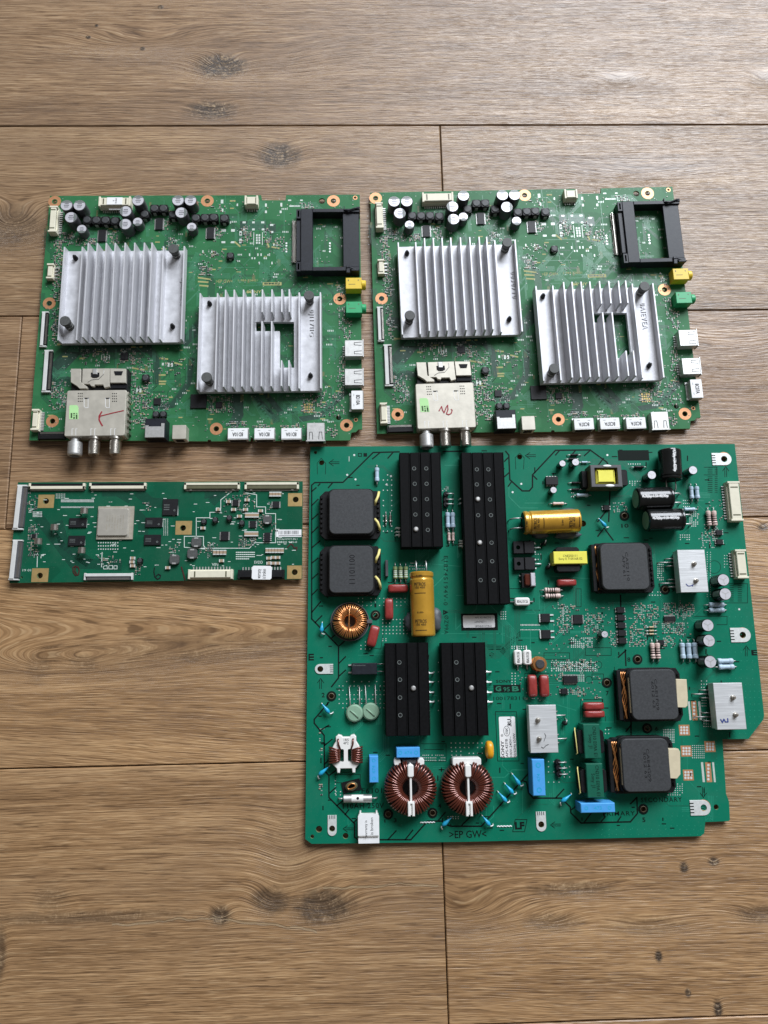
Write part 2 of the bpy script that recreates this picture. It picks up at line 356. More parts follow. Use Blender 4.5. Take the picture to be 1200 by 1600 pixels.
for r, sx in seams.items():
    y1 = -r * W; y0 = y1 - W; gp = .00036
    ends = [sx + k * LEN for k in range(-3, 4)]
    spans = [(a, b) for a, b in zip(ends, ends[1:]) if b > -1.5 and a < 1.5]
    for a, b in spans:
        cx, cy = (a + b) / 2, (y0 + y1) / 2; hx, hy = (b - a) / 2 - gp, W / 2 - gp
        vis = b > -.5 and a < .5
        idx = 0 if (b <= sx + .01) else 1
        if r in (-1, 2, 4): idx = 0
        key = (r, idx)
        if vis and key in feat:
            sd, kk, tn, cr, wv, sl = feat[key]; mt = wood('oak_laminate', cx, cy, sd, kk, tn, cr, wv, sl)
        else: mt = generic[(r + idx) % 3]
        obj('plank', MB().prism([(-hx, -hy), (hx, -hy), (hx, hy), (-hx, hy)], -.008, 0, .0006).mesh('plank', mt), floor, (cx, cy, 0))

# ---------------------------------------------------------------- boards: helpers
ZB, ZT = .0026, .0042                              # underside and top of every board above the floor (it rests on its solder leads)
class Board:
    def __init__(s, name, o, ang, label):
        s.o = Vector(o); s.a = ang; s.root = obj(name, None, None, (o[0], o[1], 0), ang)
        s.root.empty_display_size = .02; s.root['label'] = label; s.root['category'] = 'circuit board'
        s.st = {}
    def L(s, px, py, h=0.0):
        d = P(px, py, ZT + h) - s.o; c, q = cos(-s.a), sin(-s.a)
        return Vector((c * d.x - q * d.y, q * d.x + c * d.y))
    def R(s, x0, y0, x1, y1, h=0.0):
        mx, my = (x0 + x1) / 2, (y0 + y1) / 2; c = s.L(mx, my, h)
        return c.x, c.y, (s.L(x1, my, h) - s.L(x0, my, h)).length, (s.L(mx, y1, h) - s.L(mx, y0, h)).length
    def k(s, px, py, h=0.0): return (s.L(px + 5, py, h) - s.L(px - 5, py, h)).length / 10
    def mb(s, name, mat):                           # one joined mesh of many tiny pieces
        if name not in s.st: s.st[name] = (MB(), mat)
        return s.st[name][0]
    def flush(s, stuff=()):
        for n, (b, mat) in s.st.items():
            if not b.f: continue
            o = obj(n, b.mesh(n, m[mat]), s.root, (0, 0, ZT))
            if n in stuff: o['kind'] = 'stuff'
        s.st = {}
CACHE = {}
def K(key, fn):
    if key not in CACHE: CACHE[key] = [(n, b.mesh(n, m[mt]) if isinstance(b, MB) else b) for n, b, mt in fn()]
    return CACHE[key]
def put(b, name, items, x, y, rz=0, z=0.0, label=None):
    it = [(n, q.mesh(n, m[mt]) if isinstance(q, MB) else q) for n, q, mt in items] if items and len(items[0]) == 3 else items
    p = obj(name, it[0][1], b.root, (x, y, ZT + z), rz)
    if label: p['label'] = label
    for n, me in it[1:]: obj(n, me, p)
    return p
_tc = bpy.data.curves.new('lettering', 'FONT'); _to = bpy.data.objects.new('lettering', _tc); COL.objects.link(_to); _tc.resolution_u = 2
TC = {}
def txt(body, w, h, mat, bold=0.0, space=1.0):
    key = (body, round(w, 5), round(h, 5), mat, bold)
    if key in TC: return TC[key]
    _tc.body = body; _tc.offset = bold; _tc.space_character = space; _tc.space_line = .9; _tc.align_x = 'CENTER'
    bpy.context.view_layer.update(); dg = bpy.context.evaluated_depsgraph_get()
    me = bpy.data.meshes.new_from_object(_to.evaluated_get(dg)); me.name = 'lettering'
    xs = [v.co.x for v in me.vertices]; ys = [v.co.y for v in me.vertices]
    x0, x1, y0, y1 = min(xs), max(xs), min(ys), max(ys)
    for v in me.vertices: v.co = ((v.co.x - (x0 + x1) / 2) * w / (x1 - x0), (v.co.y - (y0 + y1) / 2) * h / (y1 - y0), 0)
    me.materials.clear(); me.materials.append(m[mat]); TC[key] = me; return me
def T(b, body, px, py, wpx, hpx, rot=0, h=0.0, mat='silkb', bold=0.0, parent=None, name='printed_lettering', space=1.0):
    k = b.k(px, py, h); q = b.L(px, py, h); me = txt(body, wpx * k, hpx * k, mat, bold, space)
    if parent: return obj(name, me, parent, (q.x - parent.location.x, q.y - parent.location.y, ZT + h + 6e-5 - parent.location.z), rad(rot))
    return obj(name, me, b.root, (q.x, q.y, ZT + h + 6e-5), rad(rot))
def pcb(b, outline, holes, mat):
    out = [b.L(*p) for p in outline]; hs = [disc(*b.L(x, y), r * b.k(x, y), 14) for x, y, r in holes]
    o = obj('circuit_panel', MB().prism([tuple(p) for p in out], ZB, ZT, 0, hs).mesh('circuit_panel', m[mat]), b.root)
    o.data.materials.append(m['pcb_edge'])
    for p in o.data.polygons:
        if abs(p.normal.z) < .5: p.material_index = 1
    return o
def leads(b, pts, mat='solder'):                    # through-hole joints under the board, down to the floor
    mb = MB()
    for px, py in pts:
        q = b.L(px, py); mb.lathe([(.0012, ZB + .0001), (.0006, .0010), (.0003, 0.0)], 6, T3(q.x, q.y, 0))
    o = obj('solder_lead', mb.mesh('solder_lead', m[mat]), b.root); o['kind'] = 'stuff'
def stroke(b, pts, wpx, h, mat, name, parent=None):
    q = [b.L(x, y, h) for x, y in pts]; mb = MB().ribbon(q, wpx * b.k(*pts[0], h), 0)
    o = obj(name, mb.mesh(name, m[mat]), b.root, (0, 0, ZT + h + 8e-5)); return o
def dots(b, x0, y0, x1, y1, nx, ny, r=.0004, nm='solder_dots', mat='solder', keep=1.0, rnd=random.Random(5)):
    mb = b.mb(nm, mat)
    for i in range(nx):
        for j in range(ny):
            if rnd.random() > keep: continue
            q = b.L(x0 + (x1 - x0) * i / max(1, nx - 1), y0 + (y1 - y0) * j / max(1, ny - 1)); mb.flat(disc(q.x, q.y, r, 6), 5e-5)
def pads(b, lst, nm='bare_pads', mat='pad', z=5e-5):
    mb = b.mb(nm, mat)
    for x0, y0, x1, y1 in lst:
        cx, cy, ww, dd = b.R(x0, y0, x1, y1); mb.flat([(cx - ww / 2, cy - dd / 2), (cx + ww / 2, cy - dd / 2), (cx + ww / 2, cy + dd / 2), (cx - ww / 2, cy + dd / 2)], z)
def lines(b, polys, wpx, nm, mat, closed=False, z=7e-5):
    mb = b.mb(nm, mat)
    for p in polys: mb.ribbon([b.L(x, y) for x, y in p], wpx * b.k(*p[0]), z, closed)
def smd(b, x0, y0, x1, y1, n, seed, big=1.0, mix=(.45, .3, .25)):
    r = random.Random(seed); g = .00075; seen = set()
    for _ in range(n):
        q = b.L(r.uniform(x0, x1), r.uniform(y0, y1)); ix, iy = round(q.x / (g * 1.7)), round(q.y / (g * 1.7))
        if (ix, iy) in seen: continue
        seen.add((ix, iy)); cx, cy = ix * g * 1.7, iy * g * 1.7; l, ww, hh = .00062 * big, .00036 * big, .0005 * big
        u = r.random(); rot = (r.random() < .12) != bool(int(cx * 90 + 50) % 2)
        if u < mix[0]: nm, mt = 'chip_resistors', 'chip'
        elif u < mix[0] + mix[1]: nm, mt = 'chip_capacitors', 'tanchip'
        else:
            d = .00045 * big; b.mb('tinned_pads', 'smdend').flat([(cx - d, cy - d * .6), (cx + d, cy - d * .6), (cx + d, cy + d * .6), (cx - d, cy + d * .6)], 6e-5); continue
        def bx(mb, a0, a1, h1): mb.box(cx + a0, cy - ww, cx + a1, cy + ww, 0, h1) if not rot else mb.box(cx - ww, cy + a0, cx + ww, cy + a1, 0, h1)
        bx(b.mb(nm, mt), -l * .6, l * .6, hh); e = b.mb('chip_ends', 'smdend'); bx(e, -l, -l * .6, hh * .96); bx(e, l * .6, l, hh * .96)
def traces(b, segs, n, gap, wd, nm, mat):
    mb = b.mb(nm, mat)
    for pts in segs:
        q = [b.L(*p) for p in pts]
        for i in range(n):
            off = (i - (n - 1) / 2) * gap; pl = []
            for j, c in enumerate(q):
                d1 = (q[j] - q[j - 1]).normalized() if j else (q[1] - q[0]).normalized()
                d2 = (q[j + 1] - q[j]).normalized() if j < len(q) - 1 else d1
                n1 = Vector((-d1.y, d1.x)); n2 = Vector((-d2.y, d2.x)); mm = n1 + n2
                pl.append(c + mm * (off / max(.4, 1 + n1.dot(n2))))
            mb.ribbon(pl, wd, 2.5e-5)
def ring_pad(b, px, py, r, rh, mat='copper', name='mounting_pad'):
    q = b.L(px, py); k = b.k(px, py)
    put(b, name, [(name, MB().ring(0, 0, rh * k, r * k, 8e-5, 24), mat)], q.x, q.y)

# ---- shared component shapes
def ecap(r, h, seg, sleeve='cap_grey', top='cap_top', cross=False):
    def fn():
        bv = r * .12
        body = MB().lathe([(r * .96, 0), (r, .0004), (r, h * .10), (r * .95, h * .14), (r, h * .18), (r, h - bv), (r - bv * .8, h)], 24)
        tp = MB().flat(disc(0, 0, r - bv * .8, 24), h - 2e-5)
        it = [('sleeve', body, sleeve), ('top', tp, top)]
        if seg is not None:
            rr = r - bv; pts = [(rr * cos(seg + a), rr * sin(seg + a)) for a in [(-1.05 + 2.1 * i / 10) for i in range(11)]]
            it.append(('polarity_mark', MB().flat(pts, h + 4e-5), 'cap_stripe' if not cross else 'silkb'))
        if cross:
            c = MB()
            for a in (.6, 2.7, 4.8): c.ribbon([(0, 0), (r * .7 * cos(a), r * .7 * sin(a))], r * .10, h + 5e-5)
            it.append(('vent_score', c, 'silver'))
            st = MB(); a0 = pi
            vs = [(1.012 * r * cos(a0 + t), 1.012 * r * sin(a0 + t), z) for z in (h * .2, h - bv * 1.1) for t in [-.45 + .9 * i / 6 for i in range(7)]]
            st.add(vs, [(i, i + 1, 8 + i, 7 + i) for i in range(6)], True); it.append(('stripe', st, 'cap_stripe'))
        else:
            t = MB()
            for i, (y, wd) in enumerate(((.28, .55), (-.02, .75), (-.32, .6))):
                x = -wd / 2
                while x < wd / 2: t.flat([(r * x, r * (y - .07)), (r * (x + .11), r * (y - .07)), (r * (x + .11), r * (y + .08)), (r * x, r * (y + .08))], h + 3e-5); x += .17
            it.append(('print', t, 'ink'))
        return it
    return fn
def inductor(w, h):
    def fn():
        b = MB().box(-w / 2, -w / 2, w / 2, w / 2, 0, h * .92, w * .04, w * .12)
        d = MB().lathe([(w * .40, h * .9), (w * .40, h), (w * .36, h + .0001), (0, h + .0001)], 20)
        c = MB()
        for s in (-1, 1): c.box(-w * .18, s * w * .5, w * .18, s * w * .56, 0, h * .7)
        return [('base', b, 'black'), ('drum_core', d, 'ferrite'), ('terminal', c, 'silver')]
    return fn
def gullwing(w, d, h, npin, side='y', body='chip', heat=False):
    def fn():
        b = MB().box(-w / 2, -d / 2, w / 2, d / 2, .0001, h, .0001)
        p = MB(); L_ = d if side == 'x' else w
        for i in range(npin):
            t = (-.5 + (i + .5) / npin) * L_ * .94; pw = L_ / npin * .27
            for s in (-1, 1):
                if side == 'x': p.box(s * w / 2, t - pw, s * (w / 2 + .0009), t + pw, 0, h * .45)
                else: p.box(t - pw, s * d / 2, t + pw, s * (d / 2 + .0009), 0, h * .45)
        return [('chip_body', b, body), ('pins', p, 'silver')]
    return fn
def connector(w, d, h, npin, side, mat='cream', style=0, pinm='silver'):
    # housing open towards the board edge; side = direction of the solder pins: 'x+','x-','y+','y-'
    def fn():
        b = MB(); t = .0009
        b.box(-w / 2, -d / 2, w / 2, d / 2, 0, h * .62, .0002)
        b.box(-w / 2 + t, -d / 2 + t, w / 2 - t, d / 2 - t, h * .62, h, .0003)
        long_y = d > w
        for s in (-1, 1):
            if long_y: b.box(-w / 2, s * (d / 2 - t * 1.6), w / 2, s * d / 2, h * .62, h * 1.04, .0002)
            else: b.box(s * (w / 2 - t * 1.6), -d / 2, s * w / 2, d / 2, h * .62, h * 1.04, .0002)
        g = MB()
        for s in (-.7, .7):
            if long_y: g.flat([(-w * .3, s * d / 2 - .0005), (w * .3, s * d / 2 - .0005), (w * .3, s * d / 2 + .0005), (-w * .3, s * d / 2 + .0005)], h + 3e-5)
            else: g.flat([(s * w / 2 - .0005, -d * .3), (s * w / 2 + .0005, -d * .3), (s * w / 2 + .0005, d * .3), (s * w / 2 - .0005, d * .3)], h + 3e-5)
        p = MB(); L_ = d if side[0] == 'x' else w; s = 1 if side[1] == '+' else -1
        for i in range(npin):
            u = (-.5 + (i + .5) / npin) * L_ * .88; pw = min(.0004, L_ / npin * .3)
            if side[0] == 'x': p.box(s * w / 2, u - pw, s * (w / 2 + .0022), u + pw, 0, .0009)
            else: p.box(u - pw, s * d / 2, u + pw, s * (d / 2 + .0022), 0, .0009)
        return [('housing', b, mat), ('slot', g, 'core_olive' if mat != 'black' else 'ink'), ('pins', p, pinm)]
    return fn
def ffc(w, d, h, side, light='ffc', bar='chip'):
    # flat cable connector: pale shell strip, dark locking bar, contact comb, solder tabs
    def fn():
        ly = d > w; s = 1 if side[1] == '+' else -1
        def bx(mb, a0, a1, l0, l1, z0, z1, bv=0): mb.box(a0, l0, a1, l1, z0, z1, bv) if ly else mb.box(l0, a0, l1, a1, z0, z1, bv)
        A, Ln = (w, d) if ly else (d, w)
        sh = MB(); bx(sh, -s * A * .42, s * A * .02, -Ln * .47, Ln * .47, 0, h, .0002)
        for e in (-1, 1): bx(sh, -s * A * .5, s * A * .48, e * Ln * .465, e * Ln * .5, 0, h * .8, .0001)
        br = MB(); bx(br, s * A * .02, s * A * .5, -Ln * .44, Ln * .44, 0, h * .78, .0001)
        cm = MB(); n = max(8, int(Ln / .0009))
        for i in range(n):
            u = (-.43 + .86 * (i + .5) / n) * Ln; bx(cm, s * A * .22, s * A * .46, u - .00022, u + .00022, h * .78, h * .80)
        return [('shell', sh, light), ('locking_bar', br, bar), ('contacts', cm, 'nickel')]
    return fn
def axial(l, r, mat, band=None, lead=.004, horizontal=True, lm='silver'):
    def fn():
        b = MB().lathe([(0, -l / 2), (r * .8, -l / 2), (r, -l / 2 + r * .3), (r, -l * .28), (r * .86, -l * .22), (r * .86, l * .22), (r, l * .28), (r, l / 2 - r * .3), (r * .8, l / 2), (0, l / 2)], 14, T3(0, 0, r + .0004) @ RX)
        w = MB()
        for s in (-1, 1): w.tube([(s * l / 2, 0, r + .0004), (s * (l / 2 + lead * .6), 0, r + .0004), (s * (l / 2 + lead * .85), 0, r * .7), (s * (l / 2 + lead), 0, -.0002)], .00033, 6)
        it = [('body', b, mat), ('lead', w, lm)]
        if band:
            c = MB()
            for t in (-.16, -.02, .13): c.lathe([(r * .90, (t - .03) * l), (r * .90, (t + .03) * l)], 14, T3(0, 0, r + .0004) @ RX)
            c.lathe([(r * 1.03, -.36 * l), (r * 1.03, -.31 * l)], 14, T3(0, 0, r + .0004) @ RX)
            it.append(('colour_band', c, band))
        return it
    return fn

# ================================================================ the two main boards (one design, twice)
MH1 = [(85.5, 315), (324, 314), (77, 474), (82, 658), (338, 670), (541.5, 664.5), (531, 467), (521, 314)]
c1 = sum((P(x, y, .004) for x, y in MH1), Vector((0, 0))) / 8
A = Board('main_board', c1, 0.0, 'green main board with orange mounting rings and red arrow-like tick on its tuner, at left')
c2 = (c1.x + .24982, c1.y + .00361)
Bd = Board('main_board', c2, rad(0.9963), 'green main board with sheen and red scribbled letter on its tuner, at right')
for q in (A, Bd): q.root['group'] = 'main boards side by side at the top'
pcb(A, [(78, 306), (408, 305), (409.5, 313), (446, 313), (447, 305), (562, 304), (564, 440), (566, 671), (560, 671), (556, 675), (549, 676), (547, 688), (396, 689), (395, 684), (392, 684), (391, 689), (330, 689.5), (329, 687), (325, 687), (324, 689.5), (204, 688.5), (45.5, 688), (61.5, 492)],
    [(85.5, 315, 3.2), (324, 314, 3.6), (521, 314, 3.8), (503, 314, 5), (77, 474, 4), (82, 658, 4.2), (338, 670, 4), (541.5, 664.5, 4), (531, 467, 4), (529, 652.5, 4), (555, 309, 2), (556, 656, 2)], 'pcb_main')
for x, y in MH1: ring_pad(A, x, y, 10, 4.4)
ring_pad(A, 555, 309, 3.6, 2.2); ring_pad(A, 556, 656, 3, 2.1)
leads(A, [(90, 330), (200, 320), (390, 320), (490, 330), (555, 420), (552, 590), (490, 680), (370, 680), (150, 640), (60, 650), (70, 520), (300, 500), (420, 560), (150, 480)])
# big finned heat sinks
def heatsink(b, base, fins, tall, short, hb, ht, hs, cut=None, skip=None, pins=(), nubs=()):
    cx, cy, ww, dd = b.R(*base, hb); mb = MB(); r = [(-ww / 2, -dd / 2), (ww / 2, -dd / 2), (ww / 2, dd / 2), (-ww / 2, dd / 2)]
    hole = []
    lc = lambda x, y, h: tuple(b.L(x, y, h) - Vector((cx, cy)))
    if cut: hole = [[lc(x, y, hb) for x, y in cut]]
    mb.prism(r, hb - .003, hb, .0003, hole)
    p = put(b, 'heat_sink', [('base_plate', mb, 'alu_cast')], cx, cy); p.data.name = 'heat_sink'
    tb = .00085
    for i, fx in enumerate(fins):
        hh = ht if i in tall else hs; x = lc(fx, base[1] - 10, hh)[0]
        spans = [(-dd / 2, dd / 2)]
        if skip and i in skip: spans = [(-dd / 2, lc(0, skip[i][1], hb)[1]), (lc(0, skip[i][0], hb)[1], dd / 2)]
        for y0, y1 in spans:
            f = MB()
            f.add([(x - tb, y0, hb), (x + tb, y0, hb), (x + tb * .55, y0, hh), (x - tb * .55, y0, hh), (x - tb, y1, hb), (x + tb, y1, hb), (x + tb * .55, y1, hh), (x - tb * .55, y1, hh)],
                  [(0, 1, 2, 3), (5, 4, 7, 6), (1, 5, 6, 2), (4, 0, 3, 7), (3, 2, 6, 7)])
            obj('fin', f.mesh('fin', m['alu']), p)
    for px, py in pins:
        q = lc(px, py, hb + .0105); s = MB().lathe([(.0030, hb), (.0030, hb + .0022), (.0024, hb + .0024), (.0024, hb + .0036), (.0031, hb + .0038), (.0031, hb + .0052), (.0026, hb + .0056), (.0036, hb + .0075), (.0039, hb + .0098), (.0036, hb + .0105), (0, hb + .0105)], 18, T3(q[0], q[1], 0))
        obj('push_pin', s.mesh('push_pin', m['rubber']), p)
        sp = MB().tube([(q[0] + .0029 * cos(t * 1.1), q[1] + .0029 * sin(t * 1.1), hb + .0003 + t * .00022) for t in range(18)], .0003, 5); obj('spring', sp.mesh('spring', m['silver']), p)
    for px, py in nubs:
        q = lc(px, py, hb + .002); s = MB().lathe([(.0019, hb), (.0017, hb + .002), (.0009, hb + .0042), (0, hb + .0046)], 10, T3(q[0], q[1], 0)); s.box(q[0] - .0004, q[1] - .0021, q[0] + .0004, q[1] + .0021, hb, hb + .002)
        obj('clip_tip', s.mesh('clip_tip', m['black']), p)
    return p
HB, HT, HS = .0065, .0175, .0125
hA = heatsink(A, (100, 391, 289, 535), [101, 129, 138, 152, 166, 180, 195.5, 210.5, 225.5, 237.5, 255.5, 288], range(2, 10), 0, HB, HT, HS, pins=[(270.5, 388), (101, 501)], nubs=[(117, 402), (269, 509)])
hB = heatsink(A, (312, 462.5, 502.5, 611), [313, 340, 352.5, 366, 380.5, 394.5, 410, 425, 440.5, 452, 467.5, 500.5], range(2, 10), 0, HB, HT, HS,
    cut=[(400, 503), (459.5, 503), (459.5, 574.5), (437, 574.5), (437, 517.5), (400, 517.5)], skip={6: (502, 516), 7: (502, 516), 8: (502, 577), 9: (502, 577)}, pins=[(482.5, 461), (322.5, 589)], nubs=[(327, 473.5), (485, 586)])
# electrolytic capacitors: top centre px, polarity direction
U, D_, Rr_, Lf = pi / 2, -pi / 2, 0.0, pi
for x, y, sg in [(103.7, 320.6, U), (124, 320.6, U), (110.6, 339.4, Rr_), (196, 330, Lf), (195.6, 350, Lf), (215.6, 313, U), (278, 313, U), (297.5, 313, U), (283, 332, Rr_)]:
    q = A.L(x, y, .0105); put(A, 'electrolytic_capacitor', K(('ec', sg), ecap(.0047, .0105, sg)), q.x, q.y)
for x, y in [(127.5, 357.8), (215, 346.5), (299.4, 354.4)]:
    q = A.L(x, y, .0072); put(A, 'electrolytic_capacitor', K('ecs', ecap(.0038, .0072, D_)), q.x, q.y)
for x, y in [(135.6, 343), (150, 343.5), (164.4, 343.5), (179.4, 344.5), (225.6, 334), (241, 325), (255, 325), (270, 334.5), (305.6, 340), (320, 339.5), (333.7, 339), (350, 340.5)]:
    q = A.L(x, y, .0048); put(A, 'inductor', K('ind', inductor(.0066, .0048)), q.x, q.y)
for x, y in [(159.4, 368), (248.7, 349.5), (328.7, 364)]:
    q = A.L(x, y, .0012); put(A, 'amplifier_chip', K('amp', gullwing(.0055, .0098, .0013, 14, 'x')), q.x, q.y)
# connectors round the edge
def conn(b, rect, h, npin, side, name='cable_connector', mat='cream', label=None, style=connector, **kw):
    cx, cy, ww, dd = b.R(*rect, h); return put(b, name, K((style.__name__, round(ww, 4), round(dd, 4), h, npin, side, mat), style(ww, dd, h, npin, side, mat, **kw)), cx, cy, label=label)
conn(A, (76, 321.5, 88.5, 362), .006, 11, 'x+')
pc = conn(A, (154, 307, 204, 322), .006, 13, 'y-')
conn(A, (382, 305.5, 403, 320), .006, 5, 'y-')
conn(A, (72.5, 411.5, 83, 435), .004, 4, 'x+')
conn(A, (48.5, 639, 60, 672), .005, 12, 'x+')
for rc in ((63, 486, 73.5, 541), (66.5, 546, 80, 612)):
    cx, cy, ww, dd = A.R(*rc, .0025); put(A, 'flat_cable_connector', K(('ffc', rc), ffc(ww, dd, .0025, 'x+')), cx, cy)
cx, cy, ww, dd = A.R(59, 674, 101.5, 686.5, .003); put(A, 'flat_cable_connector', K('ffcb', ffc(ww, dd, .003, 'y+', 'black', 'black')), cx, cy)
# common interface card slot
cx, cy, ww, dd = A.R(463, 326, 562, 423, .0085)
lc = lambda x, y, h=.0085: tuple(A.L(x, y, h) - Vector((cx, cy)))
def fr(x0, y0, x1, y1, z0, z1, mb, bv=.0003): a = lc(x0, y0, z1); c = lc(x1, y1, z1); return mb.box(a[0], a[1], c[0], c[1], z0, z1, bv)
mb = MB(); fr(470, 326, 488.5, 423, .0015, .0085, mb)
slot = put(A, 'card_slot', [('header_bar', mb, 'navy')], cx, cy)
for nm, rc, z0, z1 in (('rear_bar', (535.5, 332, 562, 417), .0045, .0072), ('side_rail', (488.5, 326, 562, 331.2), 0, .0085), ('side_rail', (488.5, 417, 562, 422.8), 0, .0085), ('pin_header', (463, 341, 469.8, 408), 0, .0068)):
    q = MB(); fr(*rc, z0, z1, q); obj(nm, q.mesh(nm, m['navy']), slot)
for y0, y1 in ((327, 341), (409, 423.5)):
    q = MB(); fr(463, y0, 469.6, y0 + 2.2, 0, .0082, q, 0); fr(463, y1 - 2.2, 469.6, y1, 0, .0082, q, 0); fr(463, y0 + 2.2, 465, y1 - 2.2, 0, .0082, q, 0); fr(467.6, y0 + 2.2, 469.6, y1 - 2.2, 0, .0082, q, 0); obj('guide_loop', q.mesh('guide_loop', m['navy']), slot)
q = MB()
fr(541, 414.5, 547, 426, .0085, .0098, q); fr(549, 420, 561, 423, .0085, .0100, q)
q.tube([(*lc(541.5, 419, .0095), .0095), (*lc(546, 417.5, .0095), .0097), (*lc(554, 421, .0095), .0095), (*lc(562, 422, .0095), .0092)], .0006, 6)
obj('eject_latch', q.mesh('eject_latch', m['navy']), slot); q = MB()
q.tube([(*lc(538, 328, .009), .0088), (*lc(545, 329.5, .009), .0095), (*lc(554, 326, .009), .0095), (*lc(561, 325, .009), .009)], .0006, 6); fr(537, 322, 538.3, 328, .004, .0092, q, 0); fr(557, 322.5, 562.5, 327, .003, .0092, q); obj('spring_arm', q.mesh('spring_arm', m['navy']), slot)
q = MB()
for i in range(38):
    y = 346 + i * (410 - 346) / 37; a = lc(456.5, y, .001); c = lc(463, y, .001); q.box(a[0], a[1] - .0002, c[0], c[1] + .0002, 0, .0012); a = lc(457.8, y, .001); q.box(a[0], a[1] - .0002, a[0] + .0006, a[1] + .0002, 0, .003)
obj('pins', q.mesh('pins', m['nickel']), slot)
# tuner
cx, cy, ww, dd = A.R(102.5, 609.5, 196, 681, .010); lc = lambda x, y, h=.010: tuple(A.L(x, y, h) - Vector((cx, cy)))
tun = put(A, 'tuner', [('shield_can', MB().prism(rrect(-ww / 2, -dd / 2, ww / 2, dd / 2, .0012, 2), 0, .010, .0004), 'tin')], cx, cy)
a, c = lc(110.5, 575.5), lc(197, 607.5)
q = MB().box(a[0], c[1], c[0], a[1], 0, .0072, .0002); obj('card_cage', q.mesh('card_cage', m['black']), tun)
def pl(pts, z0, z1, bv=.0002): return MB().prism([lc(x, y, z1) for x, y in pts], z0, z1, bv)
q = pl([(110.5, 576), (126, 576), (126, 597), (136, 604), (136, 607), (124, 607), (120, 603), (110.5, 597)], .0072, .0098); obj('cage_plate', q.mesh('cage_plate', m['tin']), tun)
q = pl([(129, 576), (171, 575.5), (171, 604), (163, 606), (161, 601), (148, 601), (147, 604), (142, 603), (140, 600), (128, 600)], .0072, .0096); obj('cage_plate', q.mesh('cage_plate', m['tin']), tun)
q = pl([(172, 575.5), (196.5, 576), (196.5, 598), (172, 598)], .0072, .0098); obj('cage_plate', q.mesh('cage_plate', m['tin']), tun)
q = MB().prism([lc(142, 582), lc(155, 582), lc(155, 588), lc(151, 590), lc(145, 590), lc(142, 588)], .0096, .0099); q.prism([lc(178, 580), lc(192, 580), lc(190, 586), lc(180, 586)], .0098, .0101); q.prism([lc(172.5, 599.5), lc(195, 599.5), lc(195, 605), lc(172.5, 605)], .0072, .0082); obj('contact_opening', q.mesh('contact_opening', m['ink']), tun)
q = MB().prism([lc(145, 576), lc(152, 576), lc(152, 585), lc(145, 585)], .0098, .0104, .0002); q.tube([(*lc(137, 597), .0097), (*lc(143, 593), .0098), (*lc(154, 592), .0098), (*lc(162, 584), .0098), (*lc(162, 578), .0097)], .0002, 4); obj('bent_tab', q.mesh('bent_tab', m['silver']), tun)
q = MB()
for bx_ in (121.5, 175):
    for i in range(3):
        for j in range(4): q.flat(disc(*lc(bx_ + 1 + i * 2.9, 615 + j * 4), .00045, 8), .01004)
for bx_ in (132, 165): a = lc(bx_, 621.5); q.flat([(a[0], a[1]), (a[0] + .0032, a[1]), (a[0] + .0032, a[1] - .0009), (a[0], a[1] - .0009)], .01004)
obj('vent_hole', q.mesh('vent_hole', m['ink']), tun)
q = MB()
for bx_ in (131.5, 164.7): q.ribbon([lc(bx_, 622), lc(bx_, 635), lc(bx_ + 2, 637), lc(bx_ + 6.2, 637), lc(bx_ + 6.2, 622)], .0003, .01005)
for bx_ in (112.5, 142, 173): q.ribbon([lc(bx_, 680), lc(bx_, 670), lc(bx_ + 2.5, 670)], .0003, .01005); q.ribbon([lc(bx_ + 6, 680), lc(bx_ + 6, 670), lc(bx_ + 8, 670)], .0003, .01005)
obj('pressed_line_glint', q.mesh('pressed_line_glint', m['paper']), tun)  # glints along the pressed edges, painted as white ribbons
q = pl([(109.5, 633), (120, 633), (122.5, 636), (122.5, 655), (108, 655), (108.3, 635)], .010, .01008, 0); st = obj('green_sticker', q.mesh('green_sticker', m['greenpaper']), tun)
q = MB(); rn = random.Random(3)
for j in range(3):
    for i in range(8):
        if rn.random() < .8: a = lc(110.5 + j * 4, 645.5 + i * 1.15); q.flat([a, (a[0] + .0012, a[1]), (a[0] + .0012, a[1] - .0004), (a[0], a[1] - .0004)], .01013)
obj('sticker_print', q.mesh('sticker_print', m['ink']), tun)
q = MB()
for i in range(7): a = lc(197, 612 + i * 10); q.box(a[0], a[1] - .0012, a[0] + .0008, a[1] + .0012, 0, .007, .0002)
obj('side_spring', q.mesh('side_spring', m['nickel']), tun)
for i, (x, r, mt) in enumerate(((118, .0050, 'silver'), (148, .0041, 'nickel'), (180.5, .0041, 'nickel'))):
    a = lc(x, 682, .006); Mx = T3(a[0], -dd / 2 + .0005, .0055) @ Matrix.Rotation(pi / 2, 4, 'X')
    q = MB()
    if i == 0: q.lathe([(r * .62, 0), (r * .62, .003), (r, .004), (r, .0125), (r * .93, .0135), (r * .78, .0138), (r * .7, .0138), (r * .7, .006), (0, .006)], 20, Mx)
    else:
        q.lathe([(r * 1.15, 0), (r * 1.15, .002), (r * .86, .0022), (r * .86, .0035), (r, .0037)], 20, Mx)
        z = .0037
        while z < .0120: q.lathe([(r, z), (r * .95, z + .0004), (r, z + .0008)], 20, Mx); z += .0008
        q.lathe([(r, z), (r * .9, z + .0008), (r * .35, z + .0008), (r * .35, z - .002), (0, z - .002)], 20, Mx)
    obj('coaxial_socket', q.mesh('coaxial_socket', m[mt]), tun)
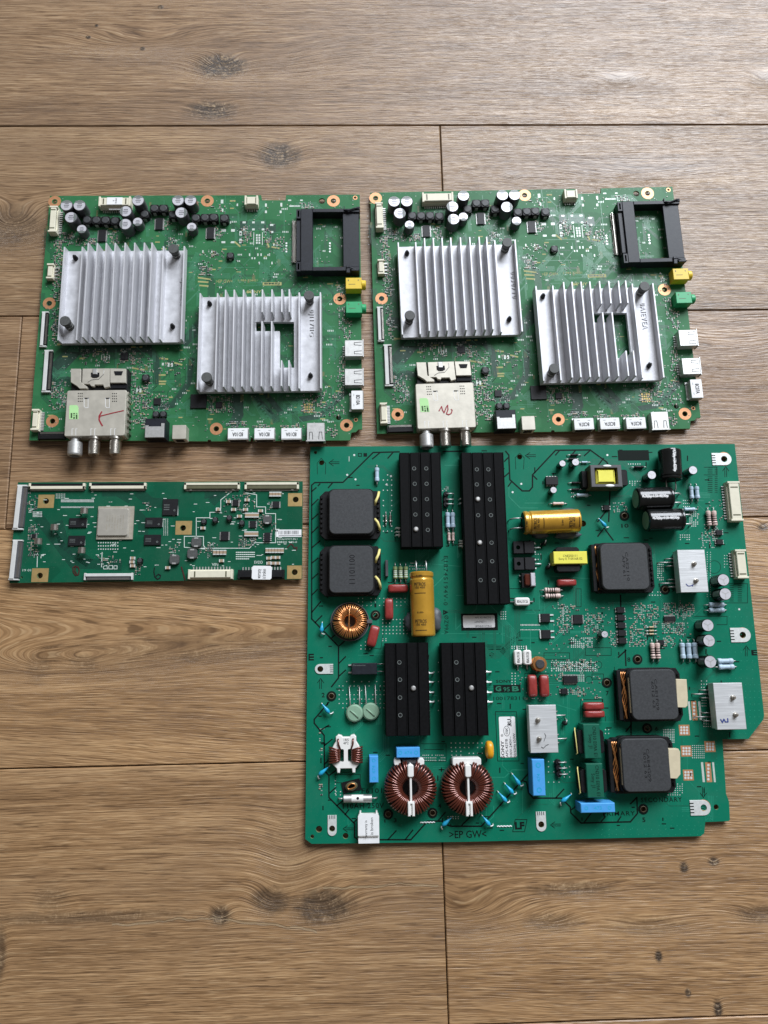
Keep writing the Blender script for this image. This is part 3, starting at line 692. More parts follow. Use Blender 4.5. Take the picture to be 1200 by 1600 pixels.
# network jack and the square steel socket
cx, cy, ww, dd = A.R(226, 653.5, 258, 684, .0115)
jk = put(A, 'network_jack', [('housing', MB().box(-ww / 2, -dd / 2, ww / 2, dd / 2, 0, .0112, .0003), 'navy')], cx, cy)
obj('steel_cover', MB().box(-ww / 2 + .0004, -dd / 2 + .0002, ww / 2 - .0006, dd * .08, .0112, .0118, .0002).box(ww * .30, dd * .05, ww / 2 - .0006, dd * .24, .0112, .0118, .0002).box(-ww * .32, dd * .05, -ww / 2 + .0004, dd * .14, .0112, .0118, .0002).mesh('steel_cover', m['silver']), jk)
obj('port_opening', MB().box(-ww * .36, -dd / 2 - .0002, ww * .36, -dd / 2 + .0002, .002, .009).mesh('port_opening', m['ink']), jk)
for x in (243, 254.5): q = A.L(x, 647, .003); put(A, 'filter_inductor', K('fi', inductor(.0046, .003)), q.x, q.y)
cx, cy, ww, dd = A.R(269, 664, 290.5, 686, .009)
sq = put(A, 'optical_socket', [('steel_shell', MB().prism(rrect(-ww / 2, -dd / 2, ww / 2, dd / 2, .0006, 2), 0, .009, .0003), 'tin')], cx, cy)
obj('port_opening', MB().box(-ww * .3, -dd / 2 - .0002, ww * .3, -dd / 2 + .0002, .002, .0075).mesh('port_opening', m['ink']), sq)
def hdmi(w, d, h):
    def fn():
        b = MB().prism(rrect(-w / 2, -d / 2, w / 2, d / 2, .0006, 2), .0004, h, .0003)
        lb = MB().box(-w * .47, -d * .38, w * .47, d * .49, h, h + .00012)
        op = MB().box(-w * .4, -d / 2 - .00015, w * .4, -d / 2 + .0002, .0014, h - .001)
        pn = MB()
        for x in (-w * .42, w * .42): pn.box(x - .0008, d / 2, x + .0008, d / 2 + .0016, 0, .0012)
        for i in range(10): x = (-.3 + .6 * i / 9) * w; pn.box(x - .0003, d / 2, x + .0003, d / 2 + .0013, 0, .0006)
        sp = MB()
        for x in (-w * .26, w * .26): sp.box(x - .0009, d * .28, x + .0009, d * .31, h + .00012, h + .0002)
        return [('steel_shell', b, 'silver'), ('white_sticker', lb, 'paper'), ('port_opening', op, 'ink'), ('pins', pn, 'solder'), ('spring_slit', sp, 'cap_stripe')]
    return fn
def usb(w, d, h):
    def fn():
        b = MB().prism(rrect(-w / 2, -d / 2, w / 2, d / 2, .0005, 2), .0004, h, .0003)
        b.box(-w / 2 - .0005, -d / 2 - .0004, w / 2 + .0005, -d / 2 + .0002, .0006, h + .0003)
        s = MB()
        for x in (-.27, .27):
            s.ribbon([(x * w - .0013, -d * .42), (x * w - .0009, -d * .02), (x * w + .0009, -d * .02), (x * w + .0013, -d * .42)], .0004, h + 6e-5)
        op = MB().box(-w * .42, -d / 2 - .0006, w * .42, -d / 2 - .0003, .0015, h - .0008)
        pn = MB()
        for i in range(5): x = (-.3 + .6 * i / 4) * w; pn.box(x - .0004, d / 2, x + .0004, d / 2 + .0016, 0, .001)
        return [('steel_shell', b, 'silver'), ('spring_slit', s, 'ink'), ('port_opening', op, 'ink'), ('pins', pn, 'solder')]
    return fn
hd = K('hdmi', hdmi(.0148, .0088, .0062)); ub = K('usb', usb(.0128, .0135, .0070))
HD = []
for x, y, rz in ((371.5, 678, 0), (413, 678, 0), (455, 678, 0), (558.5, 625, 90)):
    q = A.L(x, y, .0062); HD.append((put(A, 'hdmi_socket', hd, q.x, q.y, rad(rz)), x, y, rz))
for x, y, rz in ((493.3, 674.5, 0), (553, 589, 90), (553, 544, 90)):
    q = A.L(x, y, .007); put(A, 'usb_socket', ub, q.x, q.y, rad(rz))
def jack(col):
    def fn():
        b = MB().box(-.0062, -.0046, .0058, .0046, 0, .0075, .0003).box(-.004, -.0048, -.001, -.0046, .002, .006)
        n = MB().lathe([(.0036, 0), (.0036, .0026), (.0031, .0032), (.0018, .0032), (.0018, .0010), (0, .0010)], 18, T3(.0058, 0, .0042) @ RX)
        s = MB().box(-.004, -.001, .001, -.0006, .0075, .00756).box(-.0045, .0018, -.0038, .003, .0075, .00756).box(.003, .002, .0036, .003, .0075, .00756)
        return [('housing', b, col), ('nozzle', n, col), ('seam', s, 'core_olive')]
    return fn
for x, y, col in ((553, 442.5, 'yellow'), (553.5, 480, 'green')):
    q = A.L(x, y, .0075); put(A, 'audio_jack', K(('jack', col), jack(col)), q.x, q.y, label=col + ' audio jack')
# chips
for rc, h in (((297.5, 616, 322.5, 637.5), .0012), ((188, 551, 200, 562), .001), ((240, 622, 251, 632), .001), ((337, 628, 347, 637), .001)):
    cx, cy, ww, dd = A.R(*rc, h); put(A, 'chip', [('chip_body', MB().box(-ww / 2, -dd / 2, ww / 2, dd / 2, 0, h, .0001), 'chip')], cx, cy)
for x, y in ((359.5, 399), (227, 590)):
    q = A.L(x, y, .003); put(A, 'power_inductor', K('pi', inductor(.0052, .003)), q.x, q.y)
# surface-mount clutter, pads, print
for i, (x0, y0, x1, y1, n) in enumerate([(84, 375, 97, 470, 190), (92, 362, 118, 385, 50), (82, 480, 92, 540, 60), (78, 596, 104, 640, 110), (128, 545, 172, 570, 70), (186, 545, 212, 568, 70), (205, 560, 240, 600, 60), (206, 600, 232, 670, 170), (226, 615, 262, 640, 60), (170, 362, 185, 382, 30), (255, 342, 268, 360, 24), (335, 355, 348, 372, 30), (310, 392, 352, 404, 30), (312, 408, 332, 432, 40), (262, 372, 280, 386, 30), (470, 318, 490, 326, 40), (376, 355, 394, 380, 40), (412, 355, 424, 380, 24), (326, 618, 366, 645, 110), (354, 658, 384, 668, 46), (396, 664, 426, 669, 30), (438, 664, 468, 669, 30), (470, 616, 500, 646, 60), (500, 612, 540, 650, 70), (528, 480, 550, 530, 70), (527, 556, 541, 610, 60), (510, 664, 530, 684, 24), (250, 560, 290, 585, 24), (330, 320, 352, 334, 10), (430, 370, 445, 390, 26), (140, 372, 150, 382, 20), (116, 374, 140, 384, 24), (455, 366, 462, 410, 10), (526, 440, 541, 462, 24)]):
    smd(A, x0, y0, x1, y1, n, 100 + i)
smd(A, 66, 310, 556, 685, 1100, 77, .72, (.25, .15, .6))
pads(A, [(345, 312, 349, 318), (345, 326, 349, 331), (346, 358, 353, 362), (361, 358, 367, 362), (374, 361, 378, 368), (374, 373, 378, 380), (346, 377, 352, 380), (361, 377, 367, 380), (370, 318, 372, 322), (414, 318, 417, 323), (438, 317, 441, 323), (414, 329, 417, 333), (437, 329, 440, 333), (379, 346, 384, 349), (394, 346, 398, 349), (408, 346, 413, 349), (379, 357, 384, 360), (394, 357, 398, 360), (409, 357, 413, 360), (422, 350, 427, 353), (422, 361, 427, 364), (450, 312, 455, 314), (469, 312, 473, 314), (452, 321, 469, 323), (316, 391, 318, 395), (330, 391, 332, 395)])
pads(A, [(400 + 4 * i, 366 + 4 * j, 402.6 + 4 * i, 369 + 4 * j) for i in range(2) for j in range(4)] + [(396, 363, 397, 383), (409.5, 363, 410.5, 383)])
pads(A, [(389, 396, 391, 400), (402, 396, 404, 400), (407, 396, 409, 400), (420, 396, 422, 400), (393, 402, 395, 405), (397, 402, 399, 405), (412, 402, 414, 405), (415, 402, 417, 405), (404, 409, 406, 413), (424, 409, 426, 413), (427, 380, 429, 384), (432, 380, 434, 384), (253, 567, 256, 571), (258, 567, 260, 570), (262, 567, 265, 573), (267, 567, 270, 573), (213, 607, 216, 613), (218, 607, 221, 613), (158, 555, 159.5, 563), (162, 555, 163.5, 563), (166, 555, 167.5, 563), (170, 555, 171.5, 563)])
pads(A, [(475 + 3.7 * i, 631 + 3.7 * j, 477.6 + 3.7 * i, 633.6 + 3.7 * j) for i in range(4) for j in range(4)], 'gold_pads', 'gold')
pads(A, [(375, 345.5, 387, 359), (389, 346, 416, 359.5), (419, 350, 431, 364)], 'bare_mask', 'tr_dark', 3e-5)
for x, y in [(498, 358), (509, 358), (520, 358), (531, 358), (498, 368), (509, 368), (520, 368), (531, 368)]: dots(A, x, y, x, y, 1, 1, .0006, mat='tr_mid', nm='vias')
for y in (380, 384, 388.5, 393): dots(A, 447.5, y, 447.5, y, 1, 1, .0008); dots(A, 515.5, y, 515.5, y, 1, 1, .0008)
rn = random.Random(8)
for _ in range(420): x, y = rn.uniform(66, 560), rn.uniform(310, 684); dots(A, x, y, x, y, 1, 1, .00022, 'vias', 'tr_mid')
dots(A, 86, 308.5, 400, 307.5, 40, 1, .0003, 'vias', 'tr_mid'); dots(A, 450, 307, 556, 306.5, 16, 1, .0003, 'vias', 'tr_mid'); dots(A, 66, 500, 52, 630, 1, 16, .0003, 'vias', 'tr_mid')
traces(A, [[(84, 560), (112, 535), (150, 535)], [(82, 600), (96, 598), (112, 600)], [(290, 530), (330, 480), (330, 440), (310, 410)], [(366, 612), (368, 640), (372, 660)], [(395, 612), (430, 645), (432, 660)], [(225, 535), (245, 560), (245, 600)], [(300, 560), (294, 600), (270, 632), (240, 636)], [(310, 545), (330, 520)]], 9, .00062, .00034, 'trace_bundle', 'tr_dark')
traces(A, [[(392, 612), (415, 655)], [(404, 630), (432, 660)], [(470, 640), (430, 650)], [(430, 390), (462, 430)], [(505, 505), (520, 520), (520, 560)], [(440, 455), (530, 455), (545, 450)], [(310, 395), (300, 420), (300, 455)], [(86, 610), (100, 585), (118, 580)], [(500, 640), (540, 610)]], 7, .0007, .0003, 'trace_line', 'tr_mid')
traces(A, [[(352, 305), (352, 330), (352, 365)], [(340, 318), (360, 318), (373, 332), (373, 345)], [(398, 418), (340, 418)], [(455, 430), (520, 430), (532, 436)], [(210, 540), (240, 565), (240, 610)], [(270, 540), (292, 556), (292, 600)], [(350, 385), (400, 385), (440, 385)], [(444, 325), (444, 370)], [(516, 335), (516, 372)]], 1, .001, .0004, 'trace_line', 'tr_mid')
lines(A, [[(80, 585), (118, 545), (150, 540), (230, 540)]], 24, 'trace_band', 'tr_band', False, 1.2e-5)
lines(A, [[(86, 510), (96, 512), (104, 520)], [(288, 534), (322, 500)], [(372, 610), (372, 648), (366, 662)]], 16, 'trace_band', 'tr_band', False, 1.2e-5)
lines(A, [[(222, 538), (245, 562), (246, 598)], [(300, 560), (294, 600), (268, 634), (240, 636)], [(86, 600), (100, 590), (116, 596)]], 8, 'trace_band', 'tr_band', False, 1.2e-5)
lines(A, [[(392, 612), (430, 655)], [(412, 612), (440, 645)], [(470, 655), (500, 650), (540, 612)]], 9, 'trace_band', 'tr_band', False, 1.2e-5)
rn = random.Random(31)
for _ in range(70): x, y = rn.uniform(66, 545), rn.uniform(312, 676); pads(A, [(x, y, x + rn.uniform(2.5, 5), y + rn.uniform(4, 11))], 'olive_pads', 'olive', 2e-5)
for _ in range(340):
    x, y = rn.uniform(66, 545), rn.uniform(312, 670); pl_ = [(x, y)]; d = rn.choice(((1, 0), (0, 1), (-1, 0), (0, -1)))
    for s_ in range(3):
        l_ = rn.uniform(6, 30); pl_.append((pl_[-1][0] + d[0] * l_, pl_[-1][1] + d[1] * l_)); d = rn.choice(((d[0] + d[1], d[1] + d[0]), (d[0] - d[1], d[1] - d[0]))) if s_ % 2 == 0 else rn.choice(((1, 0), (0, 1)))
    if all(64 < a_[0] < 556 and 309 < a_[1] < 682 for a_ in pl_): traces(A, [pl_], rn.choice((1, 1, 2, 3, 5)), .0009, .00036, 'trace_line' if rn.random() < .55 else 'trace_bundle', 'tr_mid')
for _ in range(90): x, y = rn.uniform(70, 540), rn.uniform(320, 675); lines(A, [[(x, y), (x + rn.uniform(3, 8), y)]], rn.choice((1.2, 2.0)), 'yellow_print', 'silky')
for _ in range(110): x, y = rn.uniform(70, 540), rn.uniform(320, 675); k_ = rn.choice((2, 3, 4)); pads(A, [(x + 2.6 * i, y, x + 2.6 * i + 1.3, y + 2.6) for i in range(k_)])
lines(A, [[(310, 434), (325, 436)], [(310, 440), (325, 441)], [(312, 446), (325, 447)], [(360, 314), (367, 314)], [(383, 592), (395, 592)], [(249, 586), (258, 586)], [(249, 596), (259, 596)], [(249, 600), (258, 600)], [(125, 560), (132, 560)], [(90, 538), (100, 538)], [(250, 560), (262, 561)], [(207, 575), (225, 578)], [(273, 567), (284, 570)], [(367, 378), (375, 385)], [(416, 375), (420, 386)], [(425, 386), (436, 388)], [(325, 655), (332, 655)], [(500, 535), (502, 541)]], 2.6, 'yellow_print', 'silky')
T(A, '>EP GW<', 350.5, 439.5, 26, 5.5, 0, 0, 'silky'); T(A, '1-984-326-21', 387, 438, 30, 3.6, 0, 0, 'silky'); T(A, 'SONY', 397, 456, 23, 5, 0, 0, 'silky', .02)
pads(A, [(410.5, 441, 440, 446)], 'print_block', 'silky', 5e-5); T(A, 'BM5J', 425, 443.5, 24, 3.8, 0, 2e-5, 'tr_dark', .03)
A.flush(('trace_band', 'olive_pads', 'solder_dots', 'bare_pads', 'chip_resistors', 'chip_capacitors', 'chip_ends', 'tinned_pads', 'vias', 'trace_bundle', 'trace_line', 'yellow_print', 'gold_pads', 'bare_mask', 'print_block'))
# copy every part and sub-part to the second board, then add what differs
for ch in list(A.root.children):
    c_ = ch.copy(); COL.objects.link(c_); c_.parent = Bd.root
    for g_ in ch.children: d_ = g_.copy(); COL.objects.link(d_); d_.parent = c_
def mapB(x, y): return x, y
for b, code, root in ((A, '8D10A', A), (Bd, '8C07A', Bd)):
    for o, x, y, rz in HD:
        prt = o if b is A else next(c for c in Bd.root.children if c.data is o.data and (c.location - o.location).length < 1e-6)
        obj('sticker_print', txt(code, .0078, .0030, 'ink', .02), prt, (0, -.0004, .0062 + .00018), pi)
def on_parent(b, par, body, x, y, w, h, rz, z, mat, nm): return obj(nm, txt(body, w, h, mat, .0), par, (x, y, z), rad(rz))
hA2, hB2 = [next(c for c in Bd.root.children if c.data is o.data) for o in (hA, hB)]
for par, body, x, y, ln in ((hA, '0J6AAIIG', .0425, .0035, .022), (hB, '0JI17IIG', .0375, .016, .021), (hA2, '0030710', .0425, .0035, .022), (hB2, '0AIEVEA', .0375, .014, .021)):
    me = txt(body, ln, .0040, 'alu_cast', .0, 1.2).copy(); o = obj('embossed_code', me, par, (x, y, HB + .0001), rad(-90)); so = o.modifiers.new('thickness', 'SOLIDIFY'); so.thickness = .0005; so.offset = 1
stroke(A, [(193, 641.5), (175, 645.5), (157, 650), (154.5, 655)], 1.6, .0101, 'red_ink', 'red_tick'); stroke(A, [(159, 643.5), (155, 650), (155, 656), (158, 662), (160, 665)], 2.2, .0101, 'red_ink', 'red_tick')
stroke(Bd, [(686, 642), (690, 635), (691.5, 641), (694, 645), (697.5, 636), (699.5, 633), (700, 640), (697.5, 646.5), (701, 648), (705, 646), (706.5, 641), (705, 639.5)], 1.7, .0101, 'red_ink', 'red_scribble')
# folded paper sticker on the first board's power connector
q = A.L(179, 313.5, .0066); k = A.k(179, 313, .0066)
stk = put(A, 'folded_sticker', [('sticker', MB().box(-12 * k, -6.5 * k, 12 * k, 6 * k, .0063, .0065).prism([(-12 * k, -6.5 * k), (12 * k, -6.5 * k), (10 * k, -12 * k), (-10 * k, -12 * k)], .0035, .0037), 'paper')], q.x, q.y)
obj('sticker_print', txt('is\nbroken', 9 * k, 7 * k, 'ink'), stk, (0, 0, .00656), pi / 2)

# ================================================================ the timing control board (long, low, left)
def angle_of(pa, pb): d = P(*pb, ZT) - P(*pa, ZT); return math.atan2(d.y, d.x)
o_ = P(250, 830, ZT); C = Board('timing_board', o_, angle_of((28, 753.6), (473, 752)), 'long narrow dark green board with square gold pads and a metal-lidded chip')
pcb(C, [(28, 753.6), (473, 752), (472, 905), (14.5, 911), (20, 840)], [(72, 783, 4.4), (62.4, 899.4, 4.4), (286, 825, 4.2), (462, 780.5, 4.4), (460.5, 894, 4.4), (34, 902, 1.6)], 'pcb_tcon')
leads(C, [(40, 770), (40, 890), (160, 770), (160, 898), (320, 765), (330, 895), (440, 765), (440, 890), (250, 830)])
for rc, hx, hy in (((59.6, 773, 84.6, 793.6), 72, 783), ((49.6, 888, 75.6, 909.4), 62.4, 899.4), ((274.4, 814, 299.8, 835.4), 286, 825), ((450, 770.6, 472.2, 791), 462, 780.5), ((448.7, 883.7, 471.4, 904.4), 460.5, 894)):
    cx, cy, ww, dd = C.R(*rc); h = C.L(hx, hy) - Vector((cx, cy)); r = 4.7 * C.k(hx, hy)
    put(C, 'gold_pad', [('gold_pad', MB().prism([(-ww / 2, -dd / 2), (ww / 2, -dd / 2), (ww / 2, dd / 2), (-ww / 2, dd / 2)], 2e-5, 1.2e-4, 0, [disc(h.x, h.y, r, 16)]), 'gold')], cx, cy)
# flat cable connectors along the top, left and bottom
def ffc_top(w, d, h):
    def fn():
        f = MB().box(-w / 2, -d / 2, w / 2, d * .02, 0, h, .0002)
        for s in (-1, 1): f.box(s * w / 2, -d / 2, s * (w / 2 - .0016), d * .5, 0, h, .0002)
        b = MB().box(-w / 2 + .0016, d * .02, w / 2 - .0016, d * .46, 0, h * .8)
        c = MB()
        for i in range(44): x = (-.47 + .94 * i / 43) * w; c.box(x - .0003, -d / 2 - .0010, x + .0003, -d / 2, 0, .0006)
        return [('housing', f, 'cream'), ('locking_bar', b, 'black'), ('contacts', c, 'nickel')]
    return fn
def ffc_top2(w, d, h):
    def fn():
        f = MB().box(-w / 2, d * .12, w / 2, d * .5, 0, h, .0002)
        for s in (-1, 1): f.box(s * w / 2, -d / 2, s * (w / 2 - .0016), d * .5, 0, h, .0002)
        b = MB().box(-w / 2 + .0016, -d * .46, w / 2 - .0016, d * .12, 0, h * .85, .0003)
        c = MB()
        for i in range(44): x = (-.47 + .94 * i / 43) * w; c.box(x - .0003, -d / 2 - .0010, x + .0003, -d * .46, 0, .0006)
        for s in (-.38, .38): c.box(s * w - .0008, -d / 2 - .0009, s * w + .0008, -d * .44, 0, h * .6)
        return [('housing', f, 'cream'), ('locking_bar', b, 'core_olive'), ('contacts', c, 'nickel')]
    return fn
for rc, fnn in (((44.4, 755, 132.4, 764), ffc_top), ((139, 754.4, 228, 763.6), ffc_top), ((287.5, 754, 374.4, 764), ffc_top2), ((382, 753.5, 467, 764), ffc_top2)):
    cx, cy, ww, dd = C.R(*rc, .0025); put(C, 'flat_cable_connector', [(n, q, t) for n, q, t in fnn(ww, dd, .0025)()], cx, cy)
for rc in ((22.4, 757, 38.5, 827), (15.6, 843, 31.5, 906)):
    cx, cy, ww, dd = C.R(*rc, .0028); put(C, 'flat_cable_connector', K(('ffcl', rc), ffc(ww, dd, .0028, 'x+', 'ffc', 'core_grey')), cx, cy, rad(-1.2))
cx, cy, ww, dd = C.R(130.6, 895, 207, 906, .0028); put(C, 'flat_cable_connector', K('ffcd', ffc(ww, dd, .0028, 'y-', 'ffc', 'core_grey')), cx, cy)
conn(C, (293.7, 889.5, 363.5, 904.5), .0045, 13, 'y+'); conn(C, (371.5, 890, 444, 904), .0045, 14, 'y+', mat='black')
q = C.L(409, 894.5, .0052); k = C.k(409, 894, .0052)
sp_ = put(C, 'paper_sticker', [('sticker', MB().box(-15.5 * k, -11 * k, 15.5 * k, 10.5 * k, .0050, .0052, .00005, .001), 'paper')], q.x, q.y, rad(-1)); obj('sticker_print', txt('warranty\nis broken', 15 * k, 13 * k, 'ink'), sp_, (0, -2 * k, .00526), pi / 2)
# processor with metal lid
cx, cy, ww, dd = C.R(152, 791, 208.4, 842.4, .0012); pr = put(C, 'processor', [('substrate', MB().box(-ww / 2, -dd / 2, ww / 2, dd / 2, .0002, .0012), 'subst')], cx, cy)
pr_l = MB().box(-ww * .47, -dd * .40, ww * .36, dd * .42, .0012, .0026, .0003, .0008).box(-ww * .485, -dd * .43, ww * .40, dd * .44, .0012, .0014); obj('lid', pr_l.mesh('lid', m['lid']), pr)
q = MB(); rn = random.Random(4)
for i in range(7):
    for j in range(16):
        if rn.random() < .75: q.flat([(x + (-.23 + .075 * i) * ww, y + (-.22 + .028 * j) * dd) for x, y in ((0, 0), (.0007, 0), (.0007, .0004), (0, .0004))], .00264)
obj('lid_print', q.mesh('lid_print', m['subst']), pr)
def chip(b, rc, h, name='memory_chip', pr=True):
    cx, cy, ww, dd = b.R(*rc, h); o = put(b, name, [('chip_body', MB().box(-ww / 2, -dd / 2, ww / 2, dd / 2, 0, h, .0001), 'chip')], cx, cy)
    if pr:
        q = MB(); n = 0
        for j in range(3):
            x = -ww * .4
            while x < -ww * .08: q.flat([(x, dd * (.1 - .14 * j)), (x + .0005, dd * (.1 - .14 * j)), (x + .0005, dd * (.16 - .14 * j)), (x, dd * (.16 - .14 * j))], h + 3e-5); x += .0008
        q.ring(ww * .3, -dd * .2, .0004, .0007, h + 3e-5, 10); obj('print', q.mesh('print', m['cap_stripe']), o)
    return o
for rc in ((107.6, 809.4, 135, 824), (106.4, 837, 132.2, 852.4), (227, 808.6, 253.5, 823.6), (225, 835.4, 251, 851.4), (254, 779.6, 277.5, 805)): chip(C, rc, .0011)
for rc in ((344, 829.6, 357.7, 845), (389.6, 813, 400.4, 825), (363, 780.6, 373, 791), (425.4, 782.7, 437, 794), (49, 834, 56, 841)):
    cx, cy, ww, dd = C.R(*rc, .001); put(C, 'controller_chip', K(('gw', rc), gullwing(ww * .86, dd * .9, .001, 7, 'x')), cx, cy)
cx, cy, ww, dd = C.R(411, 832, 424, 846, .0016); put(C, 'power_chip', K('tsop', gullwing(ww * .7, dd, .0016, 4, 'x')), cx, cy)
# shielded coils
def coil(w, h, mt='rubber'):
    def fn(): return [('coil_body', MB().prism(rrect(-w / 2, -w / 2, w / 2, w / 2, w * .22, 2), 0, h, .0002), mt), ('terminal', MB().box(-w * .2, -w * .5, w * .2, -w * .34, h, h + .0001).box(-w * .2, w * .34, w * .2, w * .5, h, h + .0001), 'silver')]
    return fn
for x, y, s in ((306.5, 847, .0068), (272, 874, .0066), (300, 865, .0068), (417.5, 811.5, .0062)):
    q = C.L(x, y, .0028); put(C, 'power_coil', K(('coil', s), coil(s, .0028)), q.x, q.y)
for x, y in ((318, 814.6), (335.8, 812), (358, 809), (377.5, 817), (218, 876)):
    q = C.L(x, y, .003); put(C, 'drum_coil', K('drum', inductor(.0036, .003)), q.x, q.y)
# spring contacts
def spring():
    mb = MB(); w = .0021; pth = [(-.0024, 0), (-.0024, .0040), (-.0022, .0046), (-.0014, .0052), (.0004, .0054), (.0018, .0050), (.0026, .0040), (.0026, .0024)]
    for (x0, z0), (x1, z1) in zip(pth, pth[1:]):
        mb.add([(x0, -w, z0), (x1, -w, z1), (x1, w, z1), (x0, w, z0)], [(0, 1, 2, 3)], True)
    return [('spring_strip', mb, 'nickel')]
for x, y in ((130, 797.5), (83.5, 823.5), (58, 845.5), (126, 859.5)):
    q = C.L(x, y, .0052); put(C, 'grounding_spring', K('spring', spring), q.x, q.y)
# row capacitors (each a chip wide enough to see)
def bigchip(): return [('ceramic', MB().box(-.0010, -.0010, .0010, .0010, 0, .0016, .0001), 'tanchip'), ('end_cap', MB().box(-.0010, .0010, .0010, .0017, 0, .00165).box(-.0010, -.0017, .0010, -.0010, 0, .00165), 'solder')]
for x0, x1, y, n in ((423, 437, 772, 4), (385, 402, 804.8, 5), (384, 401, 834, 5), (417, 441, 860, 6), (335, 351, 863, 4)):
    for i in range(n): q = C.L(x0 + (x1 - x0) * i / (n - 1), y, .0016); put(C, 'ceramic_capacitor', K('bigc', bigchip), q.x, q.y)
for x, y in ((357, 783.6), (341, 796), (365, 796), (383.5, 796), (386, 781), (317, 825), (407, 798), (346, 876), (374, 806.5), (262, 887), (420, 872), (420, 880), (427, 871), (434, 871), (427, 880), (434, 880), (207, 872), (206, 878), (207, 884)): q = C.L(x, y, .0016); put(C, 'ceramic_capacitor', K('bigc', bigchip), q.x, q.y, pi / 2)
for i, (x0, y0, x1, y1, n) in enumerate([(44, 770, 58, 800, 26), (44, 818, 60, 870, 80), (350, 768, 400, 800, 60), (372, 840, 400, 855, 60), (325, 850, 340, 862, 30), (264, 850, 280, 866, 24), (210, 880, 222, 900, 24), (308, 855, 330, 872, 24), (420, 785, 426, 796, 12), (224, 785, 234, 800, 18), (150, 868, 190, 880, 20), (395, 800, 412, 830, 24), (424, 815, 432, 835, 16)]):
    smd(C, x0, y0, x1, y1, n, 300 + i, .9)
dots(C, 154, 848, 184, 858, 9, 3, .0005); dots(C, 96, 781, 146, 784, 28, 3, .00035); dots(C, 96, 792, 146, 793, 28, 2, .00035); dots(C, 52, 800, 65, 807, 7, 4, .0004); dots(C, 88, 772, 101, 778, 6, 3, .0004); dots(C, 256, 811, 262, 836, 3, 14, .0003)
traces(C, [[(160, 768), (185, 768), (205, 780)], [(320, 772), (345, 772), (330, 785)], [(60, 808), (115, 880), (190, 884)], [(210, 800), (224, 815), (224, 835)], [(90, 815), (100, 850), (140, 880)], [(215, 768), (235, 785), (280, 788)]], 9, .0008, .00045, 'trace_bundle', 'tr_tcon')
lines(C, [[(306.7, 838), (306.7, 809), (328, 809), (328, 800.5), (345, 800.5), (345, 781), (363, 767)], [(384, 770), (401, 773), (401, 792), (415, 792), (415, 802.5), (430.6, 802.5), (430.6, 848), (398, 848), (389.6, 856.6), (314, 856.6)], [(288, 838), (318, 838), (318, 852), (322, 858), (288, 855), (288, 838)], [(58.6, 864), (58, 886)], [(159.6, 863), (158.6, 886)], [(64, 872), (64.5, 867), (69, 867)], [(150, 867), (154, 867), (154, 871)]], 1.0, 'white_print', 'silkw')
lines(C, [[(161, 885), (167, 883.5), (168, 889), (162, 889), (161, 885)], [(170, 884), (176, 883.5), (176, 889), (170, 889), (170, 884)], [(178, 884), (183, 884), (183, 889), (178, 889), (178, 884)]], .8, 'white_print', 'silkw')
lines(C, [[(277.8, 780), (278, 805)], [(254, 823), (254, 810)], [(136, 810), (135.4, 824)], [(133, 838), (132.6, 852)], [(339, 895.5), (345, 895.5)]], .9, 'white_print', 'silkw')
T(C, 'VIN', 336, 882, 10, 4.4, 0, 0, 'silkw'); T(C, 'EVDD', 404, 878.5, 13, 4.4, 0, 0, 'silkw'); T(C, '19 01', 42, 891, 13, 3.6, 0, 0, 'silkw'); T(C, 'E88441 94V-0', 448.5, 847, 31, 3.2, 0, 0, 'silkw'); T(C, 'NGdpGMYY-BS:1', 449, 842.6, 31, 3, 0, 0, 'silkw')
rn = random.Random(12)
for x, y in [(42 + rn.random() * 420, 768 + rn.random() * 120) for _ in range(170)]: lines(C, [[(x, y), (x + rn.uniform(2, 6), y)]], .9, 'white_print', 'silkw')
for j in range(4): lines(C, [[(369 + i * 3, 863 + j * 3.4), (370.8 + i * 3, 863 + j * 3.4)] for i in range(10 if j < 3 else 7)], 1.4, 'white_print', 'silkw')
bl = C.R(431.7, 827.5, 471, 839); bc = put(C, 'barcode_label', [('label', MB().box(-bl[2] / 2, -bl[3] / 2, bl[2] / 2, bl[3] / 2, 2e-5, .00012), 'paper')], bl[0], bl[1])
q = MB(); x = -bl[2] * .42
while x < bl[2] * .4:
    ww = rn.choice((.0002, .0003, .0005)); q.flat([(x, -.0008), (x + ww, -.0008), (x + ww, .0019), (x, .0019)], .00016); x += ww + rn.choice((.0003, .0004, .0007))
for i in range(22): q.flat([(-bl[2] * .4 + i * .0008, -.0021), (-bl[2] * .4 + i * .0008 + .0005, -.0021), (-bl[2] * .4 + i * .0008 + .0005, -.0014), (-bl[2] * .4 + i * .0008, -.0014)], .00016)
obj('barcode', q.mesh('barcode', m['ink']), bc)
C.flush(('white_print', 'solder_dots', 'chip_resistors', 'chip_capacitors', 'chip_ends', 'tinned_pads', 'trace_bundle'))
stroke(C, [(118, 884), (114, 887), (114.5, 894), (118, 899), (122.5, 898), (124, 891), (122, 886), (118, 885), (117, 892), (120, 897)], 1.7, .0002, 'brown_ink', 'marker_scribble')
stroke(C, [(241.5, 887), (240.5, 893), (242, 901), (246, 905), (250, 903), (251, 899), (247.5, 897), (244, 900)], 1.5, .0002, 'ink', 'marker_scribble')
stroke(C, [(283.5, 886), (286, 894), (289, 906)], 2.0, .0002, 'brown_ink', 'marker_stroke'); stroke(C, [(449.5, 855), (454, 850), (457, 851), (460, 856), (464, 855), (463.5, 859)], 1.8, .0002, 'brown_ink', 'marker_scribble')

